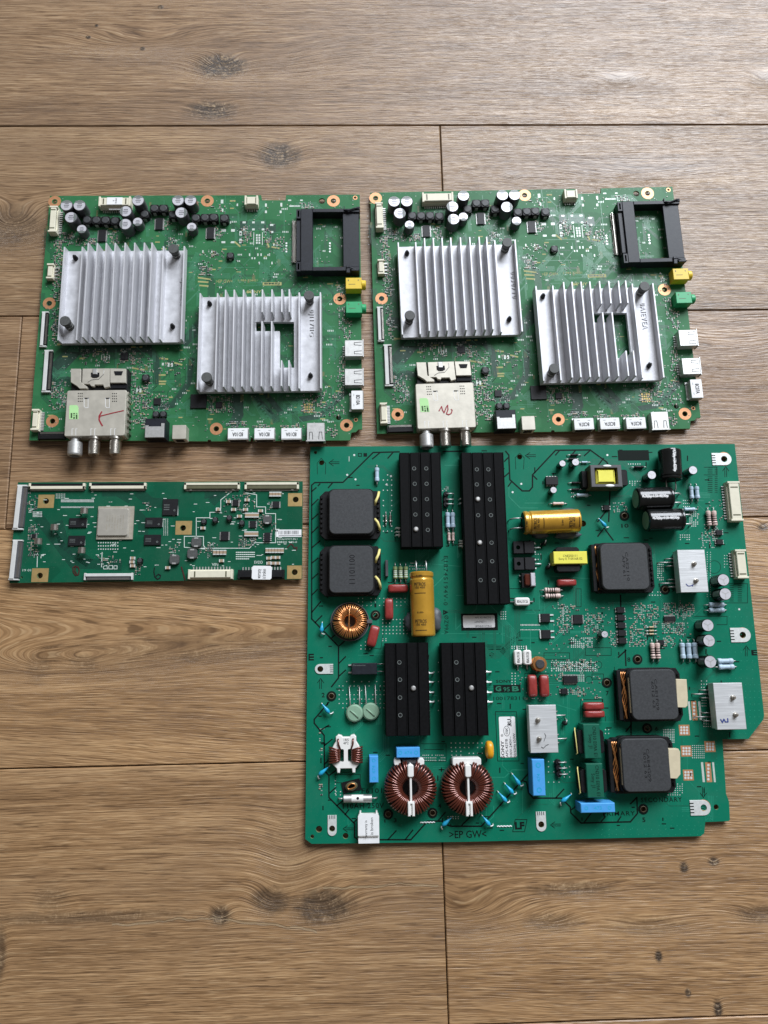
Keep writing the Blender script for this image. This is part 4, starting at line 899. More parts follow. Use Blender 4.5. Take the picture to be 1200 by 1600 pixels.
# ================================================================ the power supply board (large, lower right)
o_ = P(830, 1000, ZT); D = Board('power_board', o_, angle_of((485, 698), (1148, 693.6)), 'large teal green power board with copper coils, gold capacitors and black heat sinks')
pcb(D, [(485, 698), (1148, 693.6), (1171, 905), (1194, 1117), (1193, 1124), (1169.6, 1154.5), (1129, 1155), (1130, 1175), (1132, 1200), (1134.5, 1240), (1139, 1252), (1140.5, 1281), (1138, 1283), (1102, 1284.5), (1100.5, 1302), (1095, 1306.5), (930, 1310.5), (720, 1315.5), (487, 1318.5), (477, 1311), (481.5, 900)],
    [(1131, 717, 4.6), (1160, 991.5, 5.2), (1099, 1261, 5), (500.5, 1045, 4.8), (519, 1294.5, 4.6), (845.5, 1288, 4.8), (502.5, 723, 4), (812, 714, 4), (493, 707, 2.6), (586.7, 961, 4.5), (518, 1087.5, 4.5), (606.5, 1272, 4.5), (676, 1270, 4.5), (1005, 1264, 4.5), (1011, 1138, 4.5), (948, 1066.5, 4.5), (996, 1030, 4.5), (1039, 921, 4.5), (975.5, 806, 4.5), (768, 1023, 4), (1119, 1261, 4), (498.5, 1295.5, 5), (540, 1306, 4.5), (488, 1307, 3), (911, 818, 5)], 'pcb_psu')
leads(D, [(520, 720), (700, 715), (900, 715), (1100, 720), (1130, 860), (1150, 960), (1160, 1080), (1100, 1200), (1110, 1270), (950, 1290), (750, 1300), (600, 1300), (500, 1290), (500, 1150), (500, 980), (500, 850), (700, 1000), (900, 1000), (800, 1200), (1000, 900)])
# mounting bosses with a rubber-like washer
for x, y in ((586.7, 961), (518, 1087.5), (606.5, 1272), (676, 1270), (1005, 1264), (1011, 1138), (948, 1066.5), (996, 1030), (1039, 921), (975.5, 806)):
    q = D.L(x, y); r = 7.6 * D.k(x, y); put(D, 'black_washer', K(('wash', round(r, 4)), lambda: [('washer', MB().lathe([(r, 2e-5), (r, .0004), (r * .62, .0005), (r * .62, .0002)], 24), 'silkb'), ('eyelet', MB().lathe([(r * .60, .00052), (r * .52, .0006), (r * .5, -.001)], 20), 'hole')]), q.x, q.y)
# ground tabs
def tab(l, w, rh, hx, fingers=True):
    def fn():
        b = MB(); n = 10; pts = [(-l / 2, -w / 2), (-l / 2, w / 2)] + [(l / 2 - w / 2 + w / 2 * cos(a), w / 2 * sin(a)) for a in [pi / 2 - pi * i / n for i in range(n + 1)]]
        b.prism(pts, 2e-5, .00055, .0001, [disc(hx, 0, rh, 16)])
        f = MB()
        for y in (-.3, -.1, .1, .3): f.flat([(-l / 2 - 2e-5, (y - .035) * w), (-l / 2 + l * .18, (y - .035) * w), (-l / 2 + l * .18, (y + .035) * w), (-l / 2 - 2e-5, (y + .035) * w)], .0006)
        return [('tab_plate', b, 'solder'), ('tab_slit', f, 'silkb')]
    return fn
for x0, y0, x1, y1, hx, hy, rz in ((1112, 708, 1142.6, 727, 1131, 717, 0), (1141, 981, 1172.6, 1003.5, 1160, 991.5, 0), (1078, 1250, 1110, 1274, 1099, 1261, 0)):
    cx, cy, ww, dd = D.R(x0, y0, x1, y1); h = D.L(hx, hy) - Vector((cx, cy)); put(D, 'ground_tab', [(n, q, t) for n, q, t in tab(ww, dd, 5 * D.k(hx, hy), h.x)()], cx, cy); ring_pad(D, hx + .5, hy, 11, 5.2)
for x0, y0, x1, y1, hx, hy, rz in ((492, 1037.5, 520.6, 1053, 500.5, 1045, 180), (512, 1273.5, 526, 1306, 519, 1294.5, -90), (837.5, 1268, 853, 1299, 845.5, 1288, -90)):
    cx, cy, ww, dd = D.R(x0, y0, x1, y1); h = D.L(hx, hy) - Vector((cx, cy)); l, w_ = max(ww, dd), min(ww, dd); put(D, 'ground_tab', [(n, q, t) for n, q, t in tab(l, w_, 4.7 * D.k(hx, hy), abs(h.x) if rz == 180 else abs(h.y))()], cx, cy, rad(rz))
# black finned heat sinks
def black_sink(x0, y0, x1, y1, holes, rivets, h=.014, shift=0):
    cx, cy, ww, dd = D.R(x0, y0, x1, y1, h); p = put(D, 'black_heat_sink', [('base_block', MB().box(-ww / 2 + .0004, -dd / 2, ww / 2 - .0004, dd / 2, .0015, h - .0016, .0002), 'black_al')], cx, cy)
    n = 4; sw = ww / n
    for i in range(n):
        a = -ww / 2 + i * sw; e = MB().box(a + .0006, -dd / 2, a + sw - .0006, dd / 2, h - .0016, h - .0002, .0002); e.box(a + sw - .0006, -dd / 2, a + sw - .0001, dd / 2, h - .0016, h + .0001); obj('rib', e.mesh('rib', m['black_al']), p)
    lc = lambda x, y: tuple(D.L(x, y, h) - Vector((cx, cy)))
    q = MB()
    for x, y in holes: a = lc(x, y); q.lathe([(.0014, h - .0002), (.0014, h + .0001), (.0011, h + .0001), (.0009, h - .0004)], 14, T3(a[0], a[1], 0))
    hr = obj('screw_hole', q.mesh('screw_hole', m['cap_stripe']), p)
    q = MB()
    for x, y in holes: a = lc(x, y); q.flat(disc(a[0], a[1], .0011, 12), h - .00012)
    obj('hole_bore', q.mesh('hole_bore', m['ink']), p)
    for x, y in rivets: a = lc(x, y); obj('rivet', MB().lathe([(.0017, h - .0004), (.0017, h + .0006), (.0011, h + .0012), (0, h + .0013)], 14, T3(a[0], a[1], 0)).mesh('rivet', m['silver']), p)
    return p
black_sink(624.5, 706, 690.5, 853.5, [(647, 732), (666, 732), (648, 756), (666.5, 756), (648.5, 780), (667, 780), (649, 804), (667.5, 804), (668.5, 828)], [(650, 827)])
black_sink(724, 704.5, 792, 941, [(745, 733.5), (763, 733.5), (745, 757), (764, 757), (765.5, 780.5), (747, 805), (767, 805), (768, 848), (750.5, 877), (769, 877), (751, 906.5), (771.5, 906.5)], [(746.5, 780), (749.5, 848)])
black_sink(601, 1003.5, 671, 1149, [(624, 1035), (625, 1062), (625, 1090), (625.5, 1117.5)], [(646, 1075.5)])
black_sink(690, 1003, 761, 1149, [(713, 1035), (714.5, 1062), (715.5, 1089), (716.5, 1116)], [(736.5, 1075)])
for x, y, s in [(671, 1052, 1), (671.5, 1066, 1), (672, 1082, 1), (672.5, 1097, 1), (762, 1050, 1), (762.5, 1066, 1), (763, 1082, 1), (764, 1097, 1), (624, 825, -1), (624, 831, -1), (624, 836, -1), (724, 845, -1), (724, 849, -1), (724, 853, -1), (724, 779, -1), (724, 786, -1)]:
    a = D.L(x, y, .004); put(D, 'transistor_lead', K(('tl', s), lambda: [('lead', MB().tube([(-s * .004, 0, .004), (s * .002, 0, .0038), (s * .0030, 0, -.0002)], .0006, 6).sell(.0009, .0011, .0005, 1, 1, 8, 4), 'solder')]), a.x, a.y)
# flat ferrite transformers
def ferrite(core, bob, h, name='transformer', cream=None, strip=None, wires=False, sleeves=(), code=None):
    cx, cy, ww, dd = D.R(*core, h); lc = lambda x, y, z=h: tuple(D.L(x, y, z) - Vector((cx, cy)))
    hb = h * .72; a, c = lc(bob[0], bob[1], hb), lc(bob[2], bob[3], hb); x0, x1, y0, y1 = a[0], c[0], c[1], a[1]; ch = (x1 - x0) * .09
    p = put(D, name, [('bobbin', MB().prism([(x0 + ch, y0), (x1 - ch * .6, y0), (x1, y0 + ch), (x1, y1 - ch), (x1 - ch * .6, y1), (x0 + ch, y1), (x0, y1 - ch), (x0, y0 + ch)], .0004, hb * .62, .0003), 'black')], cx, cy)
    obj('core_lower', MB().prism(rrect(-ww / 2 - .0012, -dd / 2 - .0012, ww / 2 + .0012, dd / 2 + .0012, ww * .14, 4), .0006, hb, .0004).mesh('core_lower', m['black']), p)
    obj('core', MB().prism(rrect(-ww / 2, -dd / 2, ww / 2, dd / 2, ww * .13, 5), hb, h, .0005).mesh('core', m['ferrite']), p)
    q = MB(); rn = random.Random(int(core[0]))
    for s in (x0 + .0008, x1 - .0022):
        for i in range(8): y = y0 + (y1 - y0) * (.14 + .1 * i); q.box(s, y, s + .0014, y + .0018, hb * .62, hb * .78, .0001)
    obj('bobbin_tooth', q.mesh('bobbin_tooth', m['black']), p)['kind'] = 'stuff'
    if cream:
        q = MB().prism([lc(*v, h * .9) for v in cream], h * .5, h * .9, .0003); cr = obj('winding_end', q.mesh('winding_end', m['tan']), p)
    if strip: a, c = lc(strip[0], strip[1], h * .9), lc(strip[2], strip[3], h * .9); obj('winding_edge', MB().box(a[0], c[1], c[0], a[1], h * .5, h * .88, .0002).mesh('winding_edge', m['tan']), p)
    if wires:
        q = MB()
        for j in range(5):
            xx = x0 + .0035 + j * .0005; q.tube([(xx + .0010 * sin(t * .9 + j), y0 + (y1 - y0) * (.06 + .88 * t / 12), hb * .66 + .0012 * abs(sin(t * .55 + j * .4))) for t in range(13)], .00042, 6)
        obj('copper_wire', q.mesh('copper_wire', m['wire_cu']), p)
        q = MB().box(x0, y0 + .001, x0 + .0028, y1 - .001, .001, hb * .8, .0004); obj('terminal_strip', q.mesh('terminal_strip', m['black']), p)
    for pts in sleeves:
        q = MB().tube([(*lc(x, y, z), z) for x, y, z in pts], .00095, 8); obj('wire_sleeve', q.mesh('wire_sleeve', m['sleeve_y']), p)
    if code: obj('core_print', txt(code, dd * .62, ww * .13, 'ferr_print'), p, (ww * .02, 0, h + 5e-5), rad(-90))
    return p
sl = lambda x, y: [[(x, y + 11, .008), (x + 2, y + 4, .0098), (x + 5, y - 2, .0095), (x + 6.5, y - 9, .006)], [(x, y + 33, .008), (x + 4.5, y + 38, .0098), (x + 7, y + 45, .009), (x + 8, y + 52, .005)]]
ferrite((514.4, 764.4, 583, 834), (499, 766, 595, 841), .0125, 'choke', sleeves=sl(585.5, 778), code=None)
ferrite((514.4, 853, 583, 926), (499, 853, 596, 930), .0125, 'choke', sleeves=sl(586.5, 868), code='00110111')
ferrite((939.5, 849, 1013, 921), (924, 848, 1027, 925), .0125, wires=True, code='CAE2110\nAF9 61')
ferrite((986, 1046, 1058, 1124.5), (964, 1045, 1072, 1127), .0125, wires=True, cream=[(1056, 1061), (1073, 1061.5), (1075, 1090), (1074.5, 1103), (1071, 1106), (1058, 1105.5)], strip=(982, 1059, 987, 1114), code='CAE1F09\n6012 63')
ferrite((972.5, 1154, 1046.5, 1237), (950, 1154, 1061, 1240), .0125, wires=True, cream=[(1044, 1170), (1060, 1170), (1063, 1175), (1063.5, 1210), (1058, 1217), (1046, 1216.5)], strip=(969, 1169, 974.5, 1227), code='CAE4G09\n5012 63')
# gold electrolytics lying down
def lying(l, r, mat, endm, h0=.0006):
    def fn():
        b = MB().lathe([(r * .80, -l / 2), (r * .97, -l / 2 + .0006), (r, -l / 2 + .0014), (r, l * .37), (r * .93, l * .395), (r * .93, l * .405), (r, l * .43), (r, l / 2 - .0008), (r * .9, l / 2)], 32, T3(0, 0, r + h0) @ RX)
        e = MB().lathe([(0, -l / 2 + .0002), (r * .80, -l / 2)], 28, T3(0, 0, r + h0) @ RX); e2 = MB().lathe([(r * .9, l / 2), (r * .7, l / 2 - .0006), (0, l / 2 - .0006)], 28, T3(0, 0, r + h0) @ RX)
        w = MB()
        for s in (-1, 1): w.tube([(l / 2 - .001, s * r * .42, r + h0), (l / 2 + .006, s * r * .42, r + h0), (l / 2 + .008, s * r * .42, r * .7), (l / 2 + .0085, s * r * .42, -.0002)], .0005, 6)
        return [('sleeve', b, mat), ('can_end', e, endm), ('seal', e2, 'black'), ('lead', w, 'silver')]
    return fn
def bend(me, r, zc, lift=.00008, a0=0.0):            # wrap flat lettering round a lying cylinder (axis x)
    me = me.copy()
    for v in me.vertices: t = pi / 2 - v.co.y / r + a0; v.co = (v.co.x, (r + lift) * cos(t), zc + (r + lift) * sin(t))
    return me
def lie(px0, py0, px1, py1, ang, name, mat, endm, extra=()):
    h = .009; ax, bx_ = D.L(px0, py0, h), D.L(px1, py1, h); c = (ax + bx_) / 2; d = bx_ - ax
    return c, d.length, math.atan2(d.y, d.x)
RG = .0083
for (x0, y0, x1, y1) in ((905, 813.5, 817, 817), (661.5, 995, 658.5, 894)):
    c, l, an = lie(x0, y0, x1, y1, 0, '', '', ''); g = put(D, 'gold_capacitor', K(('gold', round(l, 4)), lying(l, RG, 'goldcap', 'core_olive')), c.x, c.y, an)
    for i, xx in enumerate((-.012, .013)):
        for body, ww, hh, dx in (('5.00-', .0045, .0012, .006), ('PETROS', .008, .0025, 0), ('105 450', .007, .0014, -.0022), ('----------', .008, .0005, -.006)):
            me = txt(body, ww, hh, 'ink', .01)
            me2 = me.copy()
            for v in me2.vertices: v.co = (v.co.y, -v.co.x, 0)
            obj('sleeve_print', bend(me2, RG, RG + .0006, .00008, -.25), g, (xx + dx, 0, 0))
for x, y, a_, b_, c_ in ((641, 972, .004, .007, .004), (681, 968, .004, .0085, .004), (845, 835, .006, .003, .003), (887, 835, .009, .0035, .0035), (889, 800, .008, .003, .003)):
    q = D.L(x, y, .003); rn = random.Random(int(x)); mb = MB().sell(a_, b_, c_, .9, .9, 16, 8, .002); mb.v = [(vx * (1 + .25 * sin(9 * vy / b_ + vx * 800)), vy, max(0, vz)) for vx, vy, vz in mb.v]; put(D, 'sealant_blob', [('sealant', mb, 'goop')], q.x, q.y)
# black electrolytics lying down
RB = .0080
for i, (x0, y0, x1, y1) in enumerate(((993, 779.5, 1049, 778), (1009, 813, 1066, 811.5), (1046, 703, 1048.5, 750))):
    c, l, an = lie(x0, y0, x1, y1, 0, '', '', ''); g = put(D, 'black_capacitor', K(('blk', round(l, 4)), lying(l, RB, 'cap_black', 'varistor' if i < 2 else 'cap_black')), c.x, c.y, an)
    for body, ww, hh, y in (('Rubycon  Rubycon', l * .72, .0024, .0012), ('4700\u00b5 16v 4700\u00b5', l * .70, .0030, -.0026), ('----', l * .4, .0005, -.0062)):
        obj('sleeve_print', bend(txt(body, ww, hh, 'paper', .012), RB, RB + .0006, .00008, 0), g, (-l * .06, 0, 0))
# standing electrolytics (top centre px, radius, height)
for x, y, r, h in ((1130.5, 906, .0043, .0125), (1133.5, 928, .0043, .0125), (1106, 977, .0043, .0125), (1108, 1001, .0043, .0125), (1110, 1034, .0043, .0125), (1018.5, 742, .0032, .011), (1083, 734.5, .0032, .011), (879, 724, .0024, .008), (899.5, 722, .0027, .009), (865, 765.5, .0024, .008), (945, 991, .0024, .009)):
    q = D.L(x, y, h); put(D, 'electrolytic_capacitor', K(('ecp', r, h), ecap(r, h, None, 'cap_black', 'cap_top', True)), q.x, q.y, rad(random.Random(int(x)).uniform(-40, 40)))
# axial resistors and diodes: centre px, horizontal?, length px, dia px, material, band
RS = [(589, 742, 0, 22, 7.5, 'resb', None), (699.5, 813, 0, 24, 7.5, 'resb', None), (707.5, 813, 0, 24, 7.5, 'resb', None), (701.5, 839, 0, 13, 5, 'resp', None), (708, 839, 0, 13, 5, 'resp', None), (603, 811, 0, 12, 4.5, 'nickel', None), (610, 811, 0, 12, 4.5, 'nickel', None),
      (617.5, 895, 0, 19, 7, 'resg', 'silkw'), (625.8, 895, 0, 19, 7, 'resg', 'silkw'), (634, 895, 0, 19, 7, 'resg', 'silkw'), (872, 787, 1, 17, 5, 'resp', None), (909.5, 774, 1, 18, 6, 'resb', None), (899, 754.5, 1, 11, 4, 'black', None), (899, 765, 1, 11, 4, 'black', None), (897, 711, 1, 11, 4, 'black', None), (894, 717.5, 1, 11, 4, 'black', None), (913, 722.5, 1, 9, 3.5, 'resb', None), (998, 730, 1, 14, 5, 'black', None),
      (1080, 770, 0, 19, 7, 'resb', None), (1089, 770, 0, 19, 7, 'resb', None), (1077, 796, 1, 17, 6, 'resb', None), (1107, 810, 0, 23, 7.5, 'resp', 'ink'), (1116, 810, 0, 23, 7.5, 'resp', 'ink'), (862.5, 922, 1, 23, 7.5, 'resp', 'red'), (863.5, 931.3, 1, 23, 7.5, 'resp', 'red'),
      (1119, 945, 1, 23, 8, 'resb', None), (1119, 953.5, 1, 23, 8, 'resb', None), (1066, 1017, 0, 24, 8.5, 'resb', None), (1076, 1017, 0, 24, 8.5, 'resb', None), (1085.5, 1016.5, 0, 24, 8.5, 'resb', None), (1132.5, 1032.8, 1, 24, 8.5, 'resb', None), (1134, 1042, 1, 24, 8.5, 'resb', None), (1019.3, 1017, 0, 24, 7.5, 'resp', 'ink'), (1027.6, 1017, 0, 24, 7.5, 'resp', 'ink'),
      (1017.5, 980, 1, 7, 3, 'rest', None), (1017.5, 985.5, 1, 7, 3, 'rest', None), (1017.5, 990.7, 1, 7, 3, 'rest', None)]
for x, y, hz, ln, di, mt, bd in RS:
    k = D.k(x, y, .002); q = D.L(x, y, di * k * .5); put(D, 'diode' if mt in ('black', 'nickel') else 'resistor', K(('ax', ln, di, mt), axial(ln * k, di * k / 2, mt, bd, .0028)), q.x, q.y, 0 if hz else pi / 2)
# dipped red film capacitors and others
def pillow(w, d, h, mt, e=.42):
    return lambda: [('epoxy_body', MB().sell(w / 2, d / 2, h / 2, .55, e, 24, 10, h / 2), mt)]
for x0, y0, x1, y1, rz, h in ((870, 905, 900.5, 915.8, 0, .006), (606, 913, 637.5, 926, 0, .006), (601, 935, 614.5, 968.5, 0, .006), (824.5, 1054, 838.8, 1089, 0, .0065), (843, 1054, 857.5, 1089, 0, .0065), (911.5, 1097, 943.5, 1109.3, 0, .0065), (912.5, 1110, 944.5, 1121.5, 0, .0065)):
    cx, cy, ww, dd = D.R(x0, y0, x1, y1, h * .6); put(D, 'film_capacitor', K(('film', x0), pillow(ww, dd, h, 'red', .35)), cx, cy, rad(rz))
q = D.L(583, 994, .004); put(D, 'film_capacitor', K('filmt', pillow(.0066, .0148, .006, 'red', .35)), q.x, q.y, rad(-15))
q = D.L(764.6, 1171.5, .006); put(D, 'amber_capacitor', [('epoxy_body', MB().sell(.0028, .0058, .005, .75, .7, 20, 12, .006), 'amber'), ('lead', MB().tube([(0, .004, .003), (0, .0045, 0)], .0004, 5).tube([(0, -.004, .003), (0, -.0045, 0)], .0004, 5), 'solder')], q.x, q.y)
for x, y in ((554, 1114.6), (579.2, 1112)):
    q = D.L(x, y, .004); v = put(D, 'varistor', K('var', lambda: [('disc', MB().lathe([(0, .0006), (.0050, .0006), (.0057, .0014), (.0059, .0024), (.0056, .0034), (.0048, .0041), (0, .0043)], 28), 'varistor'), ('lead', MB().tube([(-.0030, .0045, .0025), (-.0031, .009, .0022), (-.0036, .017, .0012), (-.0036, .0178, -.0002)], [.0007, .0004, .00035, .00035], 6).tube([(.0034, .0042, .0025), (.0034, .009, .0022), (.0033, .017, .0012), (.0033, .0178, -.0002)], [.0007, .0004, .00035, .00035], 6), 'silver'), ('ridge', MB().tube([(-.0030, .0020, .0040), (0, -.0002, .0044), (.0026, -.0030, .0041)], .0006, 6), 'varistor')]), q.x, q.y)
# blue box capacitors
def bluebox(w, d, h):
    def fn():
        b = MB().box(-w / 2, -d / 2, w / 2, d / 2, 0, h, .0004); g = MB(); lx = w > d
        for s in (-.34, .34): g.ring(*((s * w, 0) if lx else (0, s * d)), min(w, d) * .13, min(w, d) * .20, h + 4e-5, 16)
        return [('case', b, 'blue'), ('moulded_ring', g, 'cyan')]
    return fn
for x0, y0, x1, y1, h, rz, code in ((577, 1181.5, 591, 1223, .011, 0, '474'), (619.5, 1168, 656, 1184, .011, 0, '474'), (832, 1186.5, 851.5, 1243.5, .013, -.6, '474'), (907.5, 1255, 961, 1270, .013, 0, '473')):
    cx, cy, ww, dd = D.R(x0, y0, x1, y1, h); o = put(D, 'blue_film_capacitor', K(('bb', x0), bluebox(ww, dd, h)), cx, cy, rad(rz)); obj('case_print', txt(code, .0050, .0022, 'cyan'), o, (0, 0, h + 5e-5), 0 if ww > dd else pi / 2)
# white ceramic bodies
for x0, y0, x1, y1 in ((804.5, 933.5, 828, 946), (803.5, 1015.5, 815.8, 1039), (818, 1015.5, 830.6, 1039)):
    cx, cy, ww, dd = D.R(x0, y0, x1, y1, .004); lx = ww > dd; r = min(ww, dd) * .3
    o = put(D, 'fusible_resistor', K(('cer', round(ww, 4)), lambda: [('ceramic_body', MB().prism(rrect(-ww / 2, -dd / 2, ww / 2, dd / 2, r, 4), .0003, .0042, .0007), 'white'), ('lead', MB().tube([(-ww / 2 - .003, 0, .001), (ww / 2 + .003, 0, .001)], .0005, 6) if lx else MB().tube([(0, -dd / 2 - .003, .001), (0, dd / 2 + .003, .001)], .0005, 6), 'silver')]), cx, cy)
    obj('case_print', txt('80AL10126', max(ww, dd) * .72, min(ww, dd) * .36, 'ink', .01), o, (0, 0, .00427), 0 if lx else pi / 2)
# pale metal heat sinks with handwriting
def pale_sink(x0, y0, x1, y1, studs, lead_side, h=.0135):
    cx, cy, ww, dd = D.R(x0, y0, x1, y1, h); lc = lambda x, y, z=h: tuple(D.L(x, y, z) - Vector((cx, cy)))
    mb = MB().box(-ww / 2, -dd / 2, ww / 2, dd / 2, h - .0032, h, .0002)
    for i in range(6): x = -ww / 2 + .0004 + i * (ww - .0018) / 5; mb.box(x, -dd / 2 + .0003, x + .0010, dd / 2 - .0003, .0045, h - .0032)
    p = put(D, 'pale_heat_sink', [('finned_block', mb, 'alu_sq')], cx, cy)
    for x, y in studs: a = lc(x, y, h + .002); obj('bolt', MB().lathe([(.0017, h), (.0017, h + .0005), (.0012, h + .0006), (.0012, h + .0024), (.0007, h + .0029), (0, h + .0029)], 10, T3(a[0], a[1], 0)).mesh('bolt', m['nickel']), p)
    q = MB().box(-ww * .42, dd * .05, ww * .42, dd * .45, .0006, .0045, .0002).box(-ww * .42, -dd * .45, ww * .42, -dd * .05, .0006, .0045, .0002); obj('transistor', q.mesh('transistor', m['chip']), p)
    q = MB()
    for j in (.25, -.25):
        for i in (-1, 0, 1): y = j * dd + i * .0026; e = lead_side * (ww / 2 + (.0095 if i == 0 else .004)); q.tube([(lead_side * ww * .4, y, .003), (e * .93, y, .0028), (e, y, -.0002)], .00045, 6)
    obj('lead', q.mesh('lead', m['silver']), p)
    return p
pale_sink(1061, 859, 1104, 925, [(1086, 880.5), (1089, 907)], -1); pale_sink(1117.5, 1067, 1163, 1139.5, [(1147, 1090), (1151, 1117)], -1); pale_sink(827.5, 1101.5, 870.5, 1176, [(841.5, 1125.5), (843.5, 1155)], 1)
stroke(D, [(1072, 912.5), (1075, 915.5), (1079, 915.5), (1083, 913.5), (1082, 916)], 1.2, .0136, 'blue_ink', 'pen_mark')
stroke(D, [(1126, 1124), (1129, 1129), (1131, 1123.5), (1133.5, 1128), (1137.5, 1128), (1137, 1122.5)], 1.7, .0136, 'blue_ink', 'pen_mark')
stroke(D, [(846, 1167), (849, 1169), (853, 1165), (857, 1163)], .9, .0136, 'core_grey', 'pen_mark'); stroke(D, [(851, 1146), (853, 1150), (850, 1158)], .8, .0136, 'core_grey', 'pen_mark')
# yellow and green taped transformers
def taped(x0, y0, x1, y1, b0, h, mt, name, lines_, rot, size, ink='ink'):
    cx, cy, ww, dd = D.R(x0, y0, x1, y1, h); lc = lambda x, y, z: tuple(D.L(x, y, z) - Vector((cx, cy))); hb = h * .8
    p = put(D, name, [('tape_wrap', MB().box(-ww / 2, -dd / 2, ww / 2, dd / 2, .0012, h, .0004), mt)], cx, cy)
    a, c = lc(b0[0], b0[1], hb), lc(b0[2], b0[3], hb); obj('ferrite_core', MB().box(a[0], c[1], c[0], a[1], .0006, hb, .0003, .0014).mesh('ferrite_core', m['black']), p)
    obj('label_print', txt(lines_, size[0], size[1], ink), p, (0, 0, h + 5e-5), rad(rot)); return p
taped(865, 861.5, 917.6, 881, (868, 855, 907, 893), .0115, 'tape', 'yellow_transformer', 'CNE250111\nSony E 710516R E2', 0, (.0165, .0042))
for dx, dy in ((0, 0), (4.4, 61.5)):
    g = taped(912.5 + dx, 1131.5 + dy, 938.3 + dx, 1185 + dy, (902 + dx, 1141 + dy, 945 + dx, 1177 + dy), .0135, 'tapeg', 'green_transformer', 'CN210 E09A E1\nSony  J1', -90, (.019, .0058), 'silkb')
    q = D.L(901 + dx, 1158 + dy, .009); put(D, 'wire_bracket', [('bracket', MB().tube([(-.0006, .0085, .0085), (-.001, .0070, .0095), (0, -.0075, .0095), (-.0008, -.0085, .0088)], .0004, 6), 'sleeve_y')], q.x, q.y)
# small open-frame transformer with yellow tape
cx, cy, ww, dd = D.R(923, 726, 972, 761, .014); z = .014
p = put(D, 'open_frame_transformer', [('core_frame', MB().prism([(-ww / 2, -dd / 2), (ww / 2, -dd / 2), (ww / 2, dd / 2), (-ww / 2, dd / 2)], .001, z - .0006, 0, [[(-ww * .36, -dd * .36), (ww * .36, -dd * .36), (ww * .36, dd * .36), (-ww * .36, dd * .36)]]), 'core_olive')], cx, cy)
obj('core_face', MB().prism([(-ww / 2 + .0002, -dd / 2 + .0002), (ww / 2 - .0002, -dd / 2 + .0002), (ww / 2 - .0002, dd / 2 - .0002), (-ww / 2 + .0002, dd / 2 - .0002)], z - .0006, z, .0002, [[(-ww * .37, -dd * .37), (ww * .37, -dd * .37), (ww * .37, dd * .37), (-ww * .37, dd * .37)]]).mesh('core_face', m['core_grey']), p)
obj('winding', MB().prism(rrect(-ww * .31, -dd * .34, ww * .31, dd * .34, .001, 3), .002, z - .001, .0016).mesh('winding', m['tape']), p)
obj('glue_spot', MB().sell(.0032, .0010, .0006, 1, 1, 12, 6, z).mesh('glue_spot', m['paper']), p).location = (.001, dd * .44, 0); obj('glue_spot', MB().sell(.0034, .0011, .0006, 1, 1, 12, 6, z).mesh('glue_spot', m['paper']), p).location = (.002, -dd * .44, 0)
obj('bobbin', MB().box(ww / 2, -dd * .38, ww / 2 + .0055, dd * .34, .001, z * .7, .0004, .001).box(-ww / 2 - .004, -dd * .4, -ww / 2, dd * .35, .0006, z * .45, .0004).box(-ww * .4, -dd * .4, ww * .4, dd * .4, .0006, .003).mesh('bobbin', m['black']), p)
# TO-220 pair, tiny transformer, DPAKs, chips
for x, y in ((819, 855), (820, 880.5)):
    q = D.L(x, y, .0045); put(D, 'power_transistor', K('to220', lambda: [('plastic_body', MB().box(0, -.0044, .0073, .0044, .0004, .0046, .0004), 'chip'), ('tab', MB().prism([(-.0075, -.0044), (-.0003, -.0044), (-.0003, .0044), (-.0075, .0044)], .0004, .0040, .0003, [disc(-.0042, 0, .0015, 14)]), 'chip'), ('lead', MB().box(.0073, .0026, .0086, .0036, .001, .002).box(.0073, -.0036, .0086, -.0026, .001, .002).tube([(.007, 0, .0016), (.012, 0, .0016), (.0125, 0, 0)], .0005, 6), 'solder')]), q.x, q.y)
q = D.L(827, 905.5, .007); put(D, 'pulse_transformer', [('bobbin', MB().box(-.0048, -.0052, .0048, .0048, 0, .0045, .0003), 'black'), ('winding', MB().prism(rrect(-.003, -.004, .0012, .004, .001, 2), .0045, .0062, .0006), 'wire_red'), ('core', MB().box(.0010, -.0046, .0042, .0046, .0045, .0075, .0004), 'cap_top'), ('pins', MB().box(-.0058, .003, -.0048, .0036, 0, .002).box(-.0058, -.001, -.0048, -.0004, 0, .002).box(.0048, .002, .0056, .0026, 0, .002).box(.0048, -.0026, .0056, -.002, 0, .002), 'silver')], q.x, q.y)
for x, y in ((852, 965.5), (853, 991)):
    q = D.L(x, y, .0022); put(D, 'surface_transistor', K('dpak', lambda: [('plastic_body', MB().box(-.0030, -.0030, .0034, .0030, .0001, .0023, .0003), 'chip'), ('tab', MB().box(-.0040, -.0028, -.0030, .0028, 0, .0012), 'solder'), ('lead', MB().box(.0034, .0016, .0062, .0026, 0, .0008).box(.0034, -.0026, .0062, -.0016, 0, .0008), 'solder')]), q.x, q.y)
for rc, n, sd, h in (((896, 960.5, 910.5, 974.5), 16, 'x', .0014), ((880.5, 1056, 903, 1067), 9, 'y', .0018), ((1038, 963, 1056, 970.5), 9, 'y', .0016)):
    cx, cy, ww, dd = D.R(*rc, h); put(D, 'control_chip', K(('cc', rc), gullwing(ww, dd, h, n, sd)), cx, cy)
for i in range(5): q = D.L(970 + i * .8, 953 + i * 12, .0025); put(D, 'optocoupler', K('opto', gullwing(.0052, .0040, .0026, 2, 'x')), q.x, q.y)
for x, y in ((948, 793), (1124, 832), (1125, 846.5), (1033, 1004), (882, 1080)): q = D.L(x, y, .002); put(D, 'bridge_chip', K('brg', gullwing(.0044, .0036, .0021, 4 if x > 1000 else 2, 'x')), q.x, q.y)
q = D.L(862.5, 751, .003); put(D, 'timer_chip', K('dip', gullwing(.0088, .0058, .0032, 4, 'y')), q.x, q.y)
